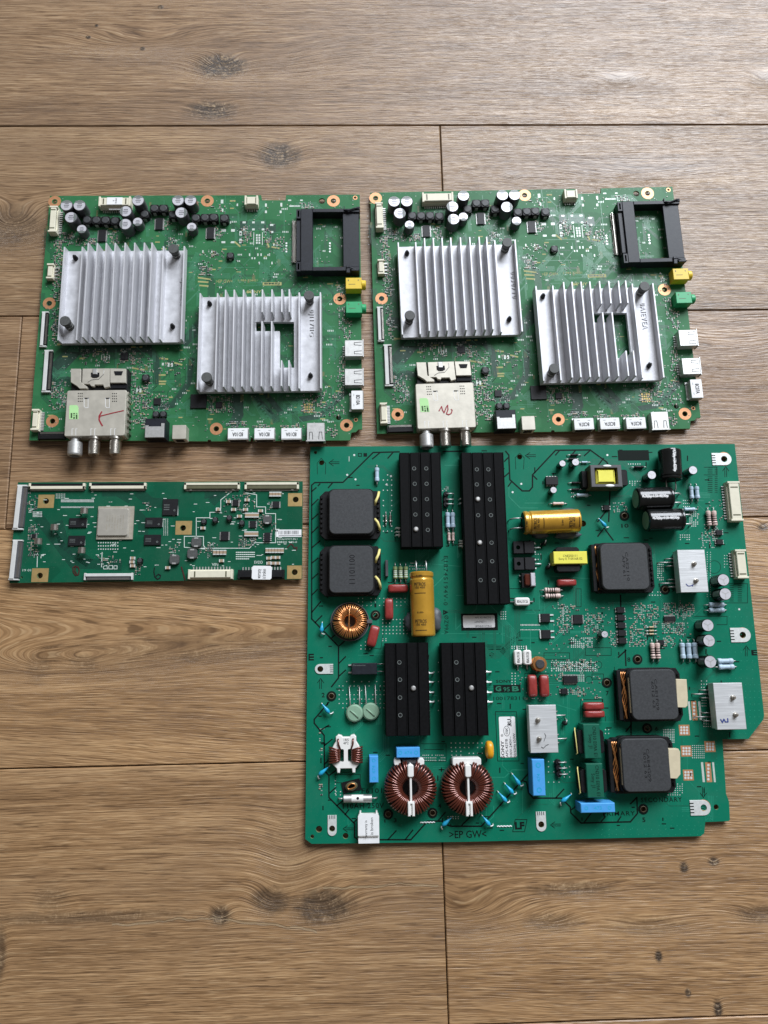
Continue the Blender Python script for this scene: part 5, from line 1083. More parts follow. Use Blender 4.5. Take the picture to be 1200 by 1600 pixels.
# connectors, relay, drum choke, fuse
conn(D, (1139.5, 752, 1159, 813.5), .006, 13, 'x-'); conn(D, (1150.5, 858.5, 1168, 903.5), .006, 9, 'x-')
cx, cy, ww, dd = D.R(549.5, 1036, 589, 1054, .0095); o = put(D, 'relay', [('case', MB().box(-ww / 2, -dd / 2, ww / 2, dd / 2, .0004, .0095, .0004), 'navy'), ('pins', MB().box(-ww / 2 - .0024, -.003, -ww / 2, -.002, 0, .001).box(-ww / 2 - .0024, .002, -ww / 2, .003, 0, .001).tube([(ww / 2, .003, .002), (ww / 2 + .006, .003, .002)], .0004, 5).tube([(ww / 2, -.002, .002), (ww / 2 + .006, -.002, .002)], .0004, 5), 'silver')], cx, cy); obj('case_print', txt('Panasonic', ww * .5, .0010, 'cap_stripe'), o, (-ww * .2, dd * .32, .00956))
q = D.L(844, 1037.5, .008); put(D, 'drum_choke', [('winding', MB().lathe([(.0050, .0004), (.0052, .001), (.0042, .002), (.0042, .0055), (.0050, .0066), (.0046, .0072), (.0030, .0074)], 28), 'wire_cu'), ('core', MB().lathe([(.0031, .0068), (.0031, .0080), (.0027, .0083), (0, .0083)], 24), 'ferrite')], q.x, q.y)
cx, cy, ww, dd = D.R(537, 1243, 581, 1254, .005); rf = .0026
put(D, 'fuse', [('end_cap', MB().lathe([(0, -ww / 2), (rf, -ww / 2), (rf, -ww * .22)], 20, T3(0, 0, rf + .0006) @ RX).lathe([(rf, ww * .20), (rf, ww / 2), (0, ww / 2)], 20, T3(0, 0, rf + .0006) @ RX), 'silver'), ('ceramic_tube', MB().lathe([(rf * .97, -ww * .22), (rf * .97, ww * .20)], 20, T3(0, 0, rf + .0006) @ RX), 'white'), ('lead', MB().tube([(-ww / 2, 0, rf), (-ww / 2 - .003, 0, rf), (-ww / 2 - .0035, 0, 0)], .0005, 6).tube([(ww / 2, 0, rf), (ww / 2 + .003, 0, rf), (ww / 2 + .0035, 0, 0)], .0005, 6), 'silver'), ('spot', MB().flat(disc(0, .0006, .0009, 12), rf * 2 + .00055), 'ink')], cx, cy)
q = D.L(549, 1229, .004); put(D, 'surge_coil', [('base', MB().box(-.0062, -.0038, .0062, .0034, 0, .0009), 'black'), ('winding', MB().lathe([(.0022, .0008), (.0034, .0014), (.0038, .0030), (.0030, .0040), (.0020, .0040)], 20, Matrix.Diagonal((1.1, .75, 1, 1))), 'core_olive'), ('wire_loop', MB().tube([(.0028 * cos(t * .63), .0017 * sin(t * .63) + .0004 * sin(t), .0043) for t in range(10)], .00045, 6, True), 'wire_cu')], q.x, q.y, rad(12))
# toroids
def toroid(R0, r0, hz, turns, wr, arcs, mat):
    q = MB(); zc = hz + wr + .0005
    for a0, a1 in arcs:
        n = turns * 12; pts = []
        for i in range(n + 1):
            th = a0 + (a1 - a0) * i / n + .012 * sin(i * .37) + .01 * sin((i // 12) * 2.7 + a0); ph = 2 * pi * turns * i / n; cp = cos(ph); sp = sin(ph)
            rr = R0 + (r0 + wr) * math.copysign(abs(cp) ** .7, cp); zz = zc + (hz + wr) * math.copysign(abs(sp) ** .7, sp); pts.append((rr * cos(th), rr * sin(th), zz))
        q.tube(pts, wr, 6)
    c = MB(); nn, mm = 40, 10; vs = []
    for i in range(nn):
        for j in range(mm): a, b_ = 2 * pi * i / nn, 2 * pi * j / mm; vs.append(((R0 + r0 * cos(b_)) * cos(a), (R0 + r0 * cos(b_)) * sin(a), zc + hz * sin(b_)))
    c.add(vs, [(i * mm + j, ((i + 1) % nn) * mm + j, ((i + 1) % nn) * mm + (j + 1) % mm, i * mm + (j + 1) % mm) for i in range(nn) for j in range(mm)], True)
    return q, c, zc + hz + 2 * wr
for x, y, dark in ((641.5, 1232, 1), (731, 1232, 0)):
    q, c, zt = toroid(.0113, .0050, .0052, 22, .00075, ((rad(-82), rad(82)), (rad(98), rad(262))), 'wire_red'); ctr = D.L(x, y, zt * .75)
    o = put(D, 'line_choke', [('winding', q, 'wire_red')], ctr.x, ctr.y); obj('core', c.mesh('core', m['black']), o)
    obj('base_disc', MB().lathe([(.0172, .0002), (.0172, .0009), (0, .0009)], 36).box(-.0100, .0120, .0100, .0178, .0002, .0014).mesh('base_disc', m['core_grey'] if dark else m['core_grey']), o)
    s = MB().prism(rrect(-.0007, -.0160, .0007, .0160, .0005, 2), .0010, zt - .0002, .0003); s.box(-.0020, .0075, .0020, .0155, zt - .0030, zt + .0010, .0005, .0008); s.box(-.0022, -.0165, -.0006, -.0085, zt - .0030, zt + .0010, .0003); s.box(.0006, -.0165, .0022, -.0085, zt - .0030, zt + .0010, .0003); s.box(-.0022, -.0090, .0022, -.0075, zt - .003, zt + .0009, .0003)
    obj('divider', s.mesh('divider', m['white']), o)
    s = MB().prism(rrect(-.0095, .0140, .0095, .0192, .0014, 3), .001, .0095, .0004) if not dark else MB().prism(rrect(.0050, .0142, .0094, .0186, .0014, 3), .001, .0095, .0004).prism(rrect(-.0106, .0142, -.0062, .0186, .0014, 3), .001, .0085, .0004)
    obj('terminal_block', s.mesh('terminal_block', m['white']), o)
    if dark: obj('terminal_frame', MB().box(-.0050, .0145, .0046, .0180, .001, .0080, .0003).mesh('terminal_frame', m['core_grey']), o)
q, c, zt = toroid(.0078, .0034, .0038, 46, .00046, ((rad(-178), rad(178)),), 'wire_cu'); ctr = D.L(546.5, 971, zt * .7)
o = put(D, 'filter_choke', [('winding', q, 'wire_cu')], ctr.x, ctr.y); obj('core', c.mesh('core', m['black']), o); obj('base_cup', MB().lathe([(.0132, .0002), (.0134, .0032), (.0128, .0032), (.0126, .0010), (0, .0010)], 36).box(.0120, -.0012, .0155, .0012, .0002, .004).mesh('base_cup', m['core_grey']), o); obj('cross_wire', MB().tube([(-.0004, .0095, zt * .95), (-.0002, .0080, zt + .0007), (-.0006, -.0060, zt + .0006), (-.0014, -.0100, zt * .8)], .00045, 6).mesh('cross_wire', m['wire_cu']), o)
# small common-mode choke on a white frame
ctr = D.L(540, 1181, .009); o = put(D, 'white_frame_choke', [('frame', MB().prism([(-.0040, -.0112), (-.0056, -.0112), (-.0060, -.0085), (-.0088, -.0055), (-.0098, -.002), (-.0098, .003), (-.0082, .0062), (-.0066, .0088), (-.0066, .0118), (-.0050, .0132), (-.0028, .0126), (-.0020, .0116), (.0026, .0116), (.0034, .0126), (.0056, .0132), (.0070, .0116), (.0070, .0088), (.0090, .0056), (.0100, .002), (.0098, -.003), (.0086, -.006), (.0064, -.0085), (.0062, -.0112), (.0044, -.0112), (.0040, -.0085), (-.0036, -.0085)], .0006, .0062, .0004, [rrect(-.0046, -.0042, -.0012, .0040, .0008, 2), rrect(.0014, -.0042, .0048, .0040, .0008, 2)]), 'white')], ctr.x, ctr.y)
for s in (-1, 1):
    q = MB()
    for i in range(7):
        y = -.0040 + i * .0014; t = (i - 3) * .06 * s; q.tube([(s * .0042, y * .75, .0030), (s * .0042, y * .75, .0072), (s * .0060, y * .9, .0080), (s * .0092, y * 1.1, .0078), (s * .0108, y * 1.15, .0062), (s * .0108, y * 1.15, .0030)], .00070, 6)
    q.tube([(s * .0036, .0040, .0066), (s * .0048, .0072, .0072), (s * .0050, .0108, .0070)], .0006, 6); obj('winding', q.mesh('winding', m['wire_red']), o)
obj('frame_print', txt('1R5\n4P2', .0036, .0036, 'ink'), o, (.0002, .0088, .00626))
# small blue disc capacitors, each tipped over on its leads
for x0, y0, x1, y1 in ((503.5, 973, 502, 990), (503.5, 1100, 516, 1116), (514, 1197.5, 496, 1213), (706, 1276.5, 689, 1292), (754, 1275, 767, 1292), (801, 1210, 814, 1229), (789.5, 1225, 803.5, 1242), (779, 1238, 793, 1255), (892, 1241, 875, 1254.5), (936, 811, 948, 825)):
    a, c = D.L(x0, y0, .003), D.L(x1, y1, .003); v = c - a; l = v.length; q = MB().tube([(-l * .5, 0, .0036), (-l * .34, 0, .0035), (-l * .1, 0, .0036), (l * .12, 0, .0036), (l * .28, 0, .0034), (l * .42, 0, .003)], [.0003, .0005, .0010, .0015, .0012, .0004], 12)
    w_ = MB().tube([(-l * .48, 0, .0036), (-l * .56, 0, .003), (-l * .58, 0, -.0002)], .00035, 6).tube([(l * .40, 0, .003), (l * .5, .0004, .0026), (l * .54, .0018, .0022), (l * .52, .0022, -.0002)], .00045, 6)
    put(D, 'disc_capacitor', [('epoxy_body', q, 'cyan'), ('lead', w_, 'solder')], (a.x + c.x) / 2, (a.y + c.y) / 2, math.atan2(v.y, v.x))
# ferrite beads on bent wires
for x, y in ((872, 1191), (873, 1200), (874, 1209.5), (697, 772), (697, 781), (697, 788)):
    q = D.L(x, y, .003); put(D, 'ferrite_bead', K('bead', lambda: [('bead', MB().lathe([(0, 0), (.0018, 0), (.0020, .0004), (.0020, .0030), (.0016, .0034), (0, .0034)], 14), 'black'), ('wire_loop', MB().tube([(0, 0, .0034), (.0004, 0, .0044), (.003, 0, .0046), (.0052, 0, .0042), (.0056, 0, 0)], .0004, 6), 'silver')]), q.x, q.y)
for x, y in ((883.5, 1130), (851, 849), (857, 886)):
    q = D.L(x, y, .004); put(D, 'standing_diode', K('sd', lambda: [('body', MB().lathe([(0, 0), (.0015, .0002), (.0015, .004), (.001, .0046), (0, .0048)], 12), 'black'), ('lead', MB().tube([(0, 0, .0046), (0, .0006, .0062), (.0006, .002, .0060), (.001, .003, 0)], .0004, 6), 'silver')]), q.x, q.y)
cx, cy, ww, dd = D.R(602, 875, 606.5, 900.5, .004); put(D, 'slim_resistor_pack', [('body', MB().box(-ww / 2, -dd / 2, ww / 2, dd / 2, .0004, .004, .0003), 'cap_grey')], cx, cy)
# labels
bx4 = D.R(720.5, 958.5, 777.5, 985); put(D, 'print_patch', [('print_patch', MB().box(-bx4[2] / 2, -bx4[3] / 2, bx4[2] / 2, bx4[3] / 2, 1e-5, 8e-5), 'silkb')], bx4[0], bx4[1])
bx4 = D.R(723.5, 961.3, 773, 980.5); o = put(D, 'paper_label', [('label', MB().prism(rrect(-bx4[2] / 2, -bx4[3] / 2, bx4[2] / 2, bx4[3] / 2, .0008, 3), 9e-5, .0002), 'paper')], bx4[0], bx4[1])
for i, (s_, w_) in enumerate((('APS-427/B(CH)', .0112), ('1474740711', .0078), ('1800684010738-A', .0116))): obj('label_print', txt(s_, w_, .0014, 'cap_grey'), o, (-.0028 + w_ / 2, .0025 - i * .0029, .00026))
bx4 = D.R(780.5, 1119.5, 806, 1183, 0); o = put(D, 'paper_label', [('label', MB().prism(rrect(-bx4[2] / 2, -bx4[3] / 2, bx4[2] / 2, bx4[3] / 2, .0009, 3), 2e-5, .00014), 'paper')], bx4[0], bx4[1])
for s_, x, y, ln, hh, bd in (('SONY', -.0038, -.0082, .0115, .0021, .02), ('APS-427/B', -.0010, -.0072, .0118, .0017, .006), ('100V-240V\u007e', .0017, -.0064, .0132, .0017, .004), ('50/60Hz 650W', .0044, -.0055, .0155, .0017, .004), ('\u00ae', -.0038, .0010, .0018, .0018, 0), ('CQC', -.0005, .0038, .0042, .0016, .03), ('RU', .0016, .0095, .0042, .0028, .04), ('us', .0026, .0128, .0016, .0010, 0), ('c', .0026, .0070, .0008, .0008, 0), ('0 000 001 D', .0048, .0085, .0095, .0010, 0), ('0000001', -.0038, .0052, .0046, .0010, 0)):
    if s_[0] == '0': continue
    obj('label_print', txt(s_, ln, hh, 'ink', bd), o, (x, y, .0002), pi / 2)
q = MB().ribbon([(-.0005 + .0021 * cos(t * .42), .0038 + .0033 * sin(t * .42)) for t in range(15)], .00025, .0002, True); obj('label_mark', q.mesh('label_mark', m['ink']), o)
lines(D, [[(774, 1112), (807, 1112), (811, 1189), (777.5, 1189), (774, 1112)]], .9, 'black_print', 'silkb')
q = D.L(576, 1293, .0062); k = D.k(576, 1293, .0062); o = put(D, 'warranty_sticker', [('sticker', MB().prism([(-16.5 * k, -12 * k), (16.5 * k, -12 * k), (16.5 * k, 17 * k), (14.5 * k, 20 * k), (-14.5 * k, 20 * k), (-16.5 * k, 17 * k)], .0059, .0062).prism([(-16 * k, -24 * k), (16.5 * k, -24 * k), (16.5 * k, -12 * k), (-16.5 * k, -12 * k)], .0046, .0048), 'paper')], q.x, q.y); obj('connector', MB().box(-15.5 * k, -14 * k, 15.5 * k, 19 * k, .0002, .0058, .0002).box(-14 * k, 19 * k, -11.5 * k, 23 * k, 0, .005).box(11.5 * k, 19 * k, 14 * k, 23 * k, 0, .005).mesh('connector', m['white']), o)
obj('sticker_print', txt('warranty is', 25 * k, 5.2 * k, 'ink'), o, (-3.6 * k, -2 * k, .00626), pi / 2); obj('sticker_print', txt('is broken', 25 * k, 4.6 * k, 'ink'), o, (4.8 * k, 2 * k, .00626), pi / 2)
# black patch with pale print
bx4 = D.R(965.5, 703.5, 1014, 719.5); o = put(D, 'print_patch', [('print_patch', MB().box(-bx4[2] / 2, -bx4[3] / 2, bx4[2] / 2, bx4[3] / 2, 1e-5, 8e-5), 'silkb')], bx4[0], bx4[1])
# black printing
B_ = 'black_print'
barrier = [[(487, 967), (487, 758), (492, 754), (536, 753.6), (583, 707), (624, 706)], [(692, 705.5), (722, 705)], [(790, 705), (795, 711), (796.6, 749.4), (816, 767), (827, 767), (832, 761), (832, 742), (868, 703.6), (922, 703), (948, 722), (952, 730)], [(953, 768), (951, 815)], [(950, 795), (934, 815)], [(944, 825), (934, 838)], [(944, 825), (958, 844)], [(969.5, 930), (970, 950)], [(977, 1015), (978, 1040)], [(978, 1016), (966, 1027)], [(487, 967), (529, 1010), (529, 1059), (518, 1073)], [(514, 1097), (491, 1124), (491, 1130), (506.5, 1149), (507, 1204), (514, 1212), (514, 1246), (554, 1287), (554, 1308), (560, 1312), (642, 1312), (668, 1283), (691, 1283)], [(699, 1289), (704, 1291), (752, 1291), (826, 1208)], [(817, 1220), (823, 1222), (826, 1239), (833, 1247), (877, 1247), (891, 1261), (892, 1270), (908, 1286), (985, 1284), (996, 1271), (995, 1246)], [(986, 1120), (986, 1150)], [(986, 1133), (978, 1143)], [(995, 1246), (985, 1256)]]
lines(D, barrier, 2.2, B_, 'silkb')
hatch = [[(487, 768), (494, 762)], [(487, 790), (497, 780)], [(487, 812), (497, 803)], [(487, 833), (497, 823)], [(487, 856), (500, 845)], [(487, 880), (497, 872)], [(487, 905), (497, 896)], [(487, 930), (496, 921)], [(487, 957), (501, 940)], [(500, 756), (497, 759)], [(520, 754), (513, 762)], [(594, 707), (582, 717)], [(614, 707), (606, 716)], [(795, 714), (788, 721)], [(796, 738), (788, 745)], [(799, 753), (794, 760)], [(492, 973), (503, 962)], [(506, 984), (516, 974)], [(518, 997), (527, 989)], [(529, 1010), (538, 1002)], [(529, 1037), (540, 1026)], [(529, 1057), (540, 1047)], [(498, 1119), (502, 1119)], [(499, 1142), (514, 1133)], [(507, 1165), (519, 1155)], [(507, 1194), (517, 1184)], [(515, 1211), (526, 1203)], [(514, 1240), (525, 1230)], [(526, 1259), (537, 1250)], [(539, 1273), (545, 1265)], [(553, 1285), (560, 1278)], [(606, 1312), (619, 1298)], [(633, 1312), (645, 1297)], [(684, 1283), (696, 1269)], [(720, 1291), (740, 1271)], [(832, 742), (839, 749)], [(868, 711), (874, 704)], [(893, 711), (899, 704)], [(913, 712), (923, 703)], [(934, 728), (943, 716)], [(868, 1247), (881, 1233)], [(893, 1265), (903, 1257)], [(912, 1286), (924, 1270)], [(938, 1285), (946, 1276)], [(964, 1285), (970, 1276)], [(852, 1233), (847, 1239)]]
lines(D, hatch, 2.0, B_, 'silkb')
for x, y, dx, dy in ((522, 723, -1, 0), (829, 712, -1, 0), (1134, 737, 0, -1), (1166, 1017, 0, -1), (1099, 1238, 0, 1), (501, 1068, 0, -1), (544, 1295, -1, 0), (868, 1289, -1, 0)):
    px_, py_ = -dy, dx; tip = (x + dx * 8, y + dy * 8); tl = 14
    lines(D, [[tip, (x + dx * 1 + px_ * 5, y + dy * 1 + py_ * 5)], [tip, (x + dx - px_ * 5, y + dy - py_ * 5)], [(x + dx * 6 + px_ * 1.4, y + dy * 6 + py_ * 1.4), (x - dx * 8 + px_ * 1.4, y - dy * 8 + py_ * 1.4)], [(x + dx * 6 - px_ * 1.4, y + dy * 6 - py_ * 1.4), (x - dx * 8 - px_ * 1.4, y - dy * 8 - py_ * 1.4)]], .9, B_, 'silkb')
thin = [[(496, 741), (495.5, 724), (502, 716), (509, 724), (508.5, 741)], [(806, 733), (805, 715), (812, 708), (819, 715), (818, 733)], [(500, 1143), (504, 1143)], [(659, 1162), (697, 1162), (697, 1190), (659, 1190)], [(663, 1171), (693, 1171)], [(525, 1153), (557, 1153), (557, 1160)], [(524, 1210), (563, 1210), (563, 1223), (524, 1223), (524, 1210)], [(536, 1224), (561, 1224), (561, 1238), (536, 1238), (536, 1224)], [(820, 1052), (858, 1052)], [(820, 1052), (820, 1092)], [(907, 1093), (940, 1093)], [(907, 1093), (907, 1124)], [(1130, 912), (1168, 912), (1168, 942), (1130, 942), (1130, 912)], [(1085, 963), (1136, 963), (1136, 976), (1120, 976)], [(850, 1020), (890, 1020), (890, 1030), (850, 1030), (850, 1020)], [(915, 1012), (955, 1012), (955, 1024), (915, 1024), (915, 1012)], [(925, 1053), (943, 1053), (943, 1061), (925, 1061), (925, 1053)], [(960, 1042), (960, 1130)], [(900, 920), (908, 920), (908, 948), (900, 948), (900, 920)], [(946, 1119), (946, 1127)], [(1100, 730), (1120, 730), (1120, 742), (1100, 742)], [(600, 983), (595, 1014), (585, 1013)], [(697, 872), (690, 876)]]
lines(D, thin, .7, B_, 'silkb')
for y in range(730, 772, 3): lines(D, [[(1106, y), (1113, y)], [(1117, y), (1121, y)]], .8, B_, 'silkb')
for y in range(915, 941, 3): lines(D, [[(1140, y), (1146, y)], [(1153, y), (1159, y)]], .8, B_, 'silkb')
lines(D, [[(641 + 38 * 1.03 * cos(t * .2), 1233 + 40 * sin(t * .2)) for t in range(32)], [(731 + 40 * cos(t * .2), 1233 + 41 * sin(t * .2)) for t in range(32)], [(541 + 25 * cos(t * .2), 1182 + 25 * sin(t * .2)) for t in range(32)], [(566 + 28 * cos(t * .2), 1113 + 15 * sin(t * .2)) for t in range(32)], [(1116 + 10 * cos(t * .3), 886 + 10 * sin(t * .3)) for t in range(22)], [(934.5 + 6 * cos(t * .3), 1039 + 6 * sin(t * .3)) for t in range(22)], [(920 + 5.5 * cos(t * .3), 1062 + 5.5 * sin(t * .3)) for t in range(22)]], .6, B_, 'silkb')
pads(D, [(771, 1070, 813.5, 1082), (482, 1021.5, 490.5, 1032), (1174, 1015.5, 1183, 1024), (568, 708, 573.5, 713.5)], B_, 'silkb', 6e-5)
lines(D, [[(560, 708.5), (565, 708.5), (565, 713), (560, 713), (560, 708.5)], [(801, 1299.5), (805, 1280.5), (823.5, 1280.5), (819.5, 1299.5), (801, 1299.5)]], 1.0, B_, 'silkb')
pads(D, [(484, 1024, 490.6, 1025.4), (484, 1028.2, 490.6, 1029.6), (1177.5, 1017.5, 1183.5, 1018.7), (1177.5, 1020.6, 1183.5, 1021.8)], 'letter_gap', 'silkg', 9e-5)
T(D, 'SONY', 787, 1064.5, 24, 4.4, 0, 0, 'silkb', .015); T(D, 'G', 778.5, 1076, 9, 8, 0, 3e-5, 'silkg', .04); T(D, '95', 791.5, 1077, 10, 6.5, 0, 3e-5, 'silkg', .01); T(D, 'B', 805.5, 1076, 11, 8, 0, 3e-5, 'silkg', .04); T(D, '100178311', 794.5, 1091, 47, 5.4, 0, 0, 'silkb')
T(D, '>EP GW<', 731, 1303.5, 58, 11, 0, 0, 'silkb', .01); T(D, 'LF', 812, 1290, 15, 11, 0, 0, 'silkb', .05); T(D, 'PRIMARY', 967, 1271, 50, 6.5, 0, 0, 'silkb', .008, space=1.2); T(D, 'SECONDARY', 1033.5, 1249.5, 64, 7, 0, 0, 'silkb', .008, space=1.2)
T(D, 'F6101', 581, 1235.5, 32, 7.5, 0, 0, 'silkb', .01, space=1.15); T(D, 'T10AH 250V', 566.5, 1259, 67, 8, 0, 0, 'silkb', .01, space=1.1)
T(D, 'E18745194V-0', 696.5, 907, 77, 6.6, -92, 0, 'silkb', .0, space=1.25); T(D, '\u00d8Z99A', 697.5, 976, 29, 6.2, -92, 0, 'silkb', .0, space=1.15); lines(D, [[(693, 953.5), (693, 960), (699.5, 956.7), (693, 953.5)], [(694, 955), (697, 956.7)], [(694, 958), (698, 956.7)]], 1.2, B_, 'silkb')
for s_, x, y, sz in (('1', 586.5, 946, 5.5), ('2', 505, 1086, 6.5), ('3', 617.5, 1281.5, 6), ('4', 687, 1259, 6.5), ('5', 1006, 1281, 6.5), ('6', 1026, 1138.5, 6), ('7', 949, 1083, 6.5), ('8', 982.5, 1030.5, 6.5), ('9', 1051.5, 921.5, 6.5), ('10', 976.5, 821.5, 6)): T(D, s_, x, y, sz * (1.9 if s_ == '10' else .55 if s_ == '1' else .75), sz * 1.05, 0, 0, 'silkb', .02)
# solder dots, bare pads, chips
for a in [(599, 742, 612, 830, 3, 12, .00045, .7), (560, 935, 633, 946, 12, 3, .00035, .9), (598, 968, 636, 990, 8, 5, .0004, .95), (564, 1003, 578, 1014, 3, 3, .0004, .9), (598, 998, 603, 1001, 2, 2, .0004, 1), (530, 1065, 600, 1106, 13, 7, .00038, .6), (671, 1035, 685, 1110, 3, 6, .00038, .6), (705, 1161, 760, 1168, 9, 2, .0004, .9), (706, 1174, 720, 1180, 3, 2, .0004, 1), (733, 1177, 760, 1186, 5, 2, .0004, .8), (783, 956, 790, 967, 3, 4, .0004, 1), (800, 1010, 822, 1013, 7, 2, .0004, 1), (800, 1052, 805, 1069, 2, 5, .0004, 1), (1068, 782, 1077, 796, 4, 4, .00035, 1), (1078, 800, 1090, 822, 5, 8, .0004, .9), (1063, 836, 1077, 843, 5, 3, .0004, .9), (1028, 882, 1036, 906, 4, 8, .0004, .8), (1015, 925, 1032, 930, 5, 2, .0004, .9), (1105, 863, 1110, 932, 2, 20, .0003, 1), (1037, 1140, 1053, 1160, 7, 9, .00035, 1), (1082, 1165, 1100, 1184, 7, 7, .00035, 1), (1044, 1225, 1066, 1242, 7, 6, .00035, .8), (1096, 1064, 1104, 1074, 3, 3, .0004, .8), (1097, 1090, 1103, 1103, 3, 4, .0004, .9), (1100, 1120, 1110, 1135, 4, 5, .0004, .8), (880, 950, 886, 985, 2, 12, .0004, .9), (893, 997, 925, 1011, 11, 6, .00042, .75), (862, 1035, 930, 1048, 20, 5, .00045, .75), (903, 1055, 912, 1064, 4, 4, .0004, 1), (814, 976, 843, 977, 14, 2, .00035, 1), (814, 984, 843, 985, 14, 1, .00035, 1), (857, 1190, 890, 1222, 5, 5, .0004, .6), (661, 1180, 695, 1188, 13, 3, .00035, .9), (700, 1276, 716, 1279, 5, 2, .00035, 1), (946, 1140, 951, 1146, 2, 2, .0004, 1), (1132, 868, 1140, 886, 3, 5, .00035, .8), (982, 725, 1000, 727, 6, 1, .0004, 1), (984, 752, 1000, 758, 5, 3, .00035, .7), (525, 1237, 532, 1242, 2, 2, .0004, 1), (524, 1220, 526, 1240, 1, 5, .0004, 1), (640, 880, 652, 889, 6, 3, .00035, .9), (655, 884, 663, 889, 4, 2, .00035, 1), (893, 770, 896, 776, 2, 2, .0004, .8), (837, 850, 845, 874, 3, 4, .0004, .5)]:
    dots(D, *a[:6], a[6], keep=a[7])
for x0, y0, x1, y1, nx, ny in ((930, 1296, 1095, 1300, 16, 1), (940, 1304, 1090, 1303, 14, 1), (1030, 1290, 1095, 1288, 8, 1), (1050, 1275, 1075, 1274, 4, 1), (1140, 950, 1176, 1060, 5, 9), (1165, 1070, 1186, 1130, 4, 7), (1110, 1146, 1165, 1147, 7, 1), (1120, 1165, 1128, 1245, 1, 9), (1150, 735, 1146, 700, 1, 4), (560, 1306, 700, 1304, 1, 1)): dots(D, x0, y0, x1, y1, nx, ny, .0004, 'vias', 'tr_psu')
pads(D, [(1061, 1132.5, 1077.5, 1149), (1064, 1165, 1080.5, 1182), (1101, 1158, 1117.5, 1175), (1067.5, 1202.5, 1083.5, 1219.5), (1081, 1095, 1089, 1125.5), (1103, 1191, 1111.5, 1222)], 'copper_pads', 'copper', 4e-5)
for x, y in ((1069, 1141), (1072.5, 1173.5), (1109.5, 1166.5), (1075.5, 1211)): dots(D, x - 4.5, y - 4.5, x + 4.5, y + 4.5, 3, 3, .00085)
for x, y in ((1085, 1110), (1107.3, 1206.5)): dots(D, x - .5, y - 11, x + .5, y + 11, 1, 5, .0009)
pads(D, [(1076, 1096, 1079, 1125), (1092, 1096, 1095.5, 1125), (1096.5, 1191, 1100, 1222), (1114, 1191, 1117, 1222), (545, 713, 546, 721)], 'bare_pads', 'pad')
for i, (x0, y0, x1, y1, n) in enumerate([(870, 945, 890, 990, 70), (878, 945, 898, 950, 16), (914, 958, 942, 990, 110), (888, 962, 896, 985, 24), (865, 1032, 935, 1048, 110), (868, 1050, 880, 1064, 16), (892, 1073, 912, 1090, 30), (990, 944, 1030, 978, 110), (1036, 942, 1056, 962, 60), (1058, 944, 1084, 965, 80), (1034, 972, 1066, 990, 70), (984, 978, 1010, 1010, 70), (953, 985, 965, 1010, 30), (932, 957, 942, 1000, 40), (1036, 994, 1052, 1012, 30), (1096, 820, 1122, 856, 70), (958, 785, 980, 800, 26), (1060, 972, 1070, 992, 20), (905, 1030, 925, 1046, 50), (499, 1224, 504, 1244, 12), (498, 1135, 506, 1180, 12), (930, 1086, 940, 1090, 6), (688, 760, 700, 770, 10)]):
    smd(D, x0, y0, x1, y1, n, 500 + i, 1.0, (.2, .2, .6))
rn = random.Random(21)
for x, y in [(668, 1285), (788, 1291)]:
    q = MB(); k = D.k(x, y)
    for i in range(14): q.sell(.0006, .0005, .0006, 1, 1, 8, 4, 0); q.v[-40:] = [(vx + (i - 6.5) * .0007, vy + .0002 * sin(i * 2.2), max(0, vz)) for vx, vy, vz in q.v[-40:]]
    a = D.L(x, y); put(D, 'solder_bead', [('solder_bead', q, 'paper')], a.x, a.y)
for x, y in ((542.5, 742), (555.5, 749), (814.5, 756), (801, 769), (949, 711), (611, 744), (604, 757), (1155, 952), (553.5, 711)): dots(D, x, y, x, y, 1, 1, .0008)
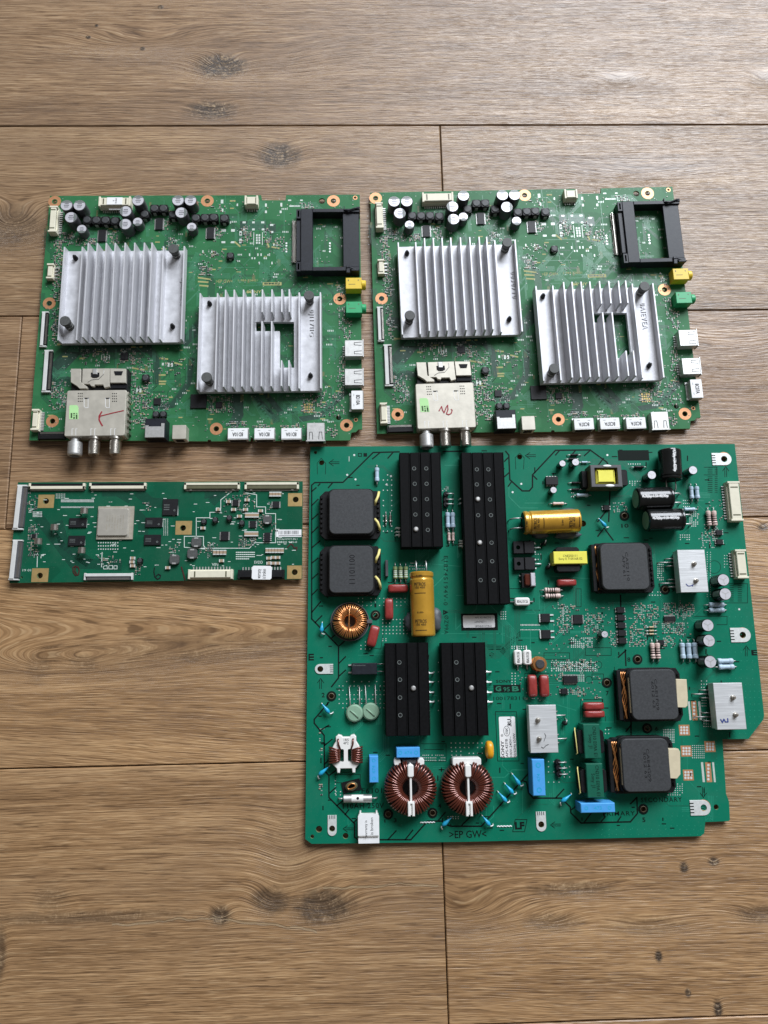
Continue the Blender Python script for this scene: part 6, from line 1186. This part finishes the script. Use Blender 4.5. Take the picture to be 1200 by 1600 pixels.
traces(D, [[(695, 727), (720, 727)], [(820, 786), (850, 786)], [(690, 990), (790, 990), (800, 1000)], [(760, 1008), (775, 1008)], [(985, 775), (1100, 782)], [(950, 942), (1000, 942)], [(660, 880), (720, 885)], [(860, 900), (930, 905)], [(780, 990), (800, 997), (840, 997)], [(560, 1024), (620, 1022)], [(850, 1095), (900, 1110)], [(905, 1128), (960, 1128)], [(1060, 840), (1120, 790)], [(880, 1030), (880, 1100)]], 1, .001, .0005, 'trace_line', 'tr_psu')
for _ in range(230):
    x, y = rn.uniform(495, 1150), rn.uniform(702, 1300)
    if x > 1120 and y > 1150 or x > 1090 and y > 1275: continue
    n_ = rn.choice((3, 4, 5)); v_ = rn.random() < .3
    lines(D, [[(x + i * 1.7 * (not v_), y + i * 1.7 * v_), (x + i * 1.7 * (not v_) + .9, y + i * 1.7 * v_ + .2)] for i in range(n_)], 1.5, 'black_print', 'silkb')
for _ in range(120):
    x, y = rn.uniform(500, 1120), rn.uniform(706, 1290); pl_ = [(x, y)]; d = rn.choice(((1, 0), (0, 1)))
    for s_ in range(3):
        l_ = rn.uniform(8, 50); pl_.append((pl_[-1][0] + d[0] * l_, pl_[-1][1] + d[1] * l_)); d = rn.choice(((.7, .7), (.7, -.7))) if s_ % 2 == 0 else rn.choice(((1, 0), (0, 1), (0, -1)))
    if all(488 < a_[0] < 1125 and 700 < a_[1] < 1298 for a_ in pl_): dk_ = rn.random() < .5; traces(D, [pl_], rn.choice((1, 1, 2, 4)), .0011, rn.choice((.0004, .0006)), 'trace_line_dark' if dk_ else 'trace_line', 'tr_psud' if dk_ else 'tr_psu')  # random mix of dark and light teal traces
for _ in range(260):
    x, y = rn.uniform(495, 1140), rn.uniform(704, 1300)
    if x > 1120 and y > 1150: continue
    dots(D, x, y, x, y, 1, 1, rn.choice((.00025, .00035)), 'vias', 'tr_psu')
smd(D, 860, 940, 1090, 1010, 150, 640, .9, (.25, .15, .6)); smd(D, 810, 1005, 940, 1095, 110, 641, .9, (.25, .15, .6)); smd(D, 1090, 780, 1130, 860, 40, 642, .9, (.25, .15, .6))
D.flush(('trace_line_dark', 'black_print', 'solder_dots', 'chip_resistors', 'chip_capacitors', 'chip_ends', 'tinned_pads', 'vias', 'trace_line', 'copper_pads', 'bare_pads', 'letter_gap'))
bpy.data.objects.remove(_to)
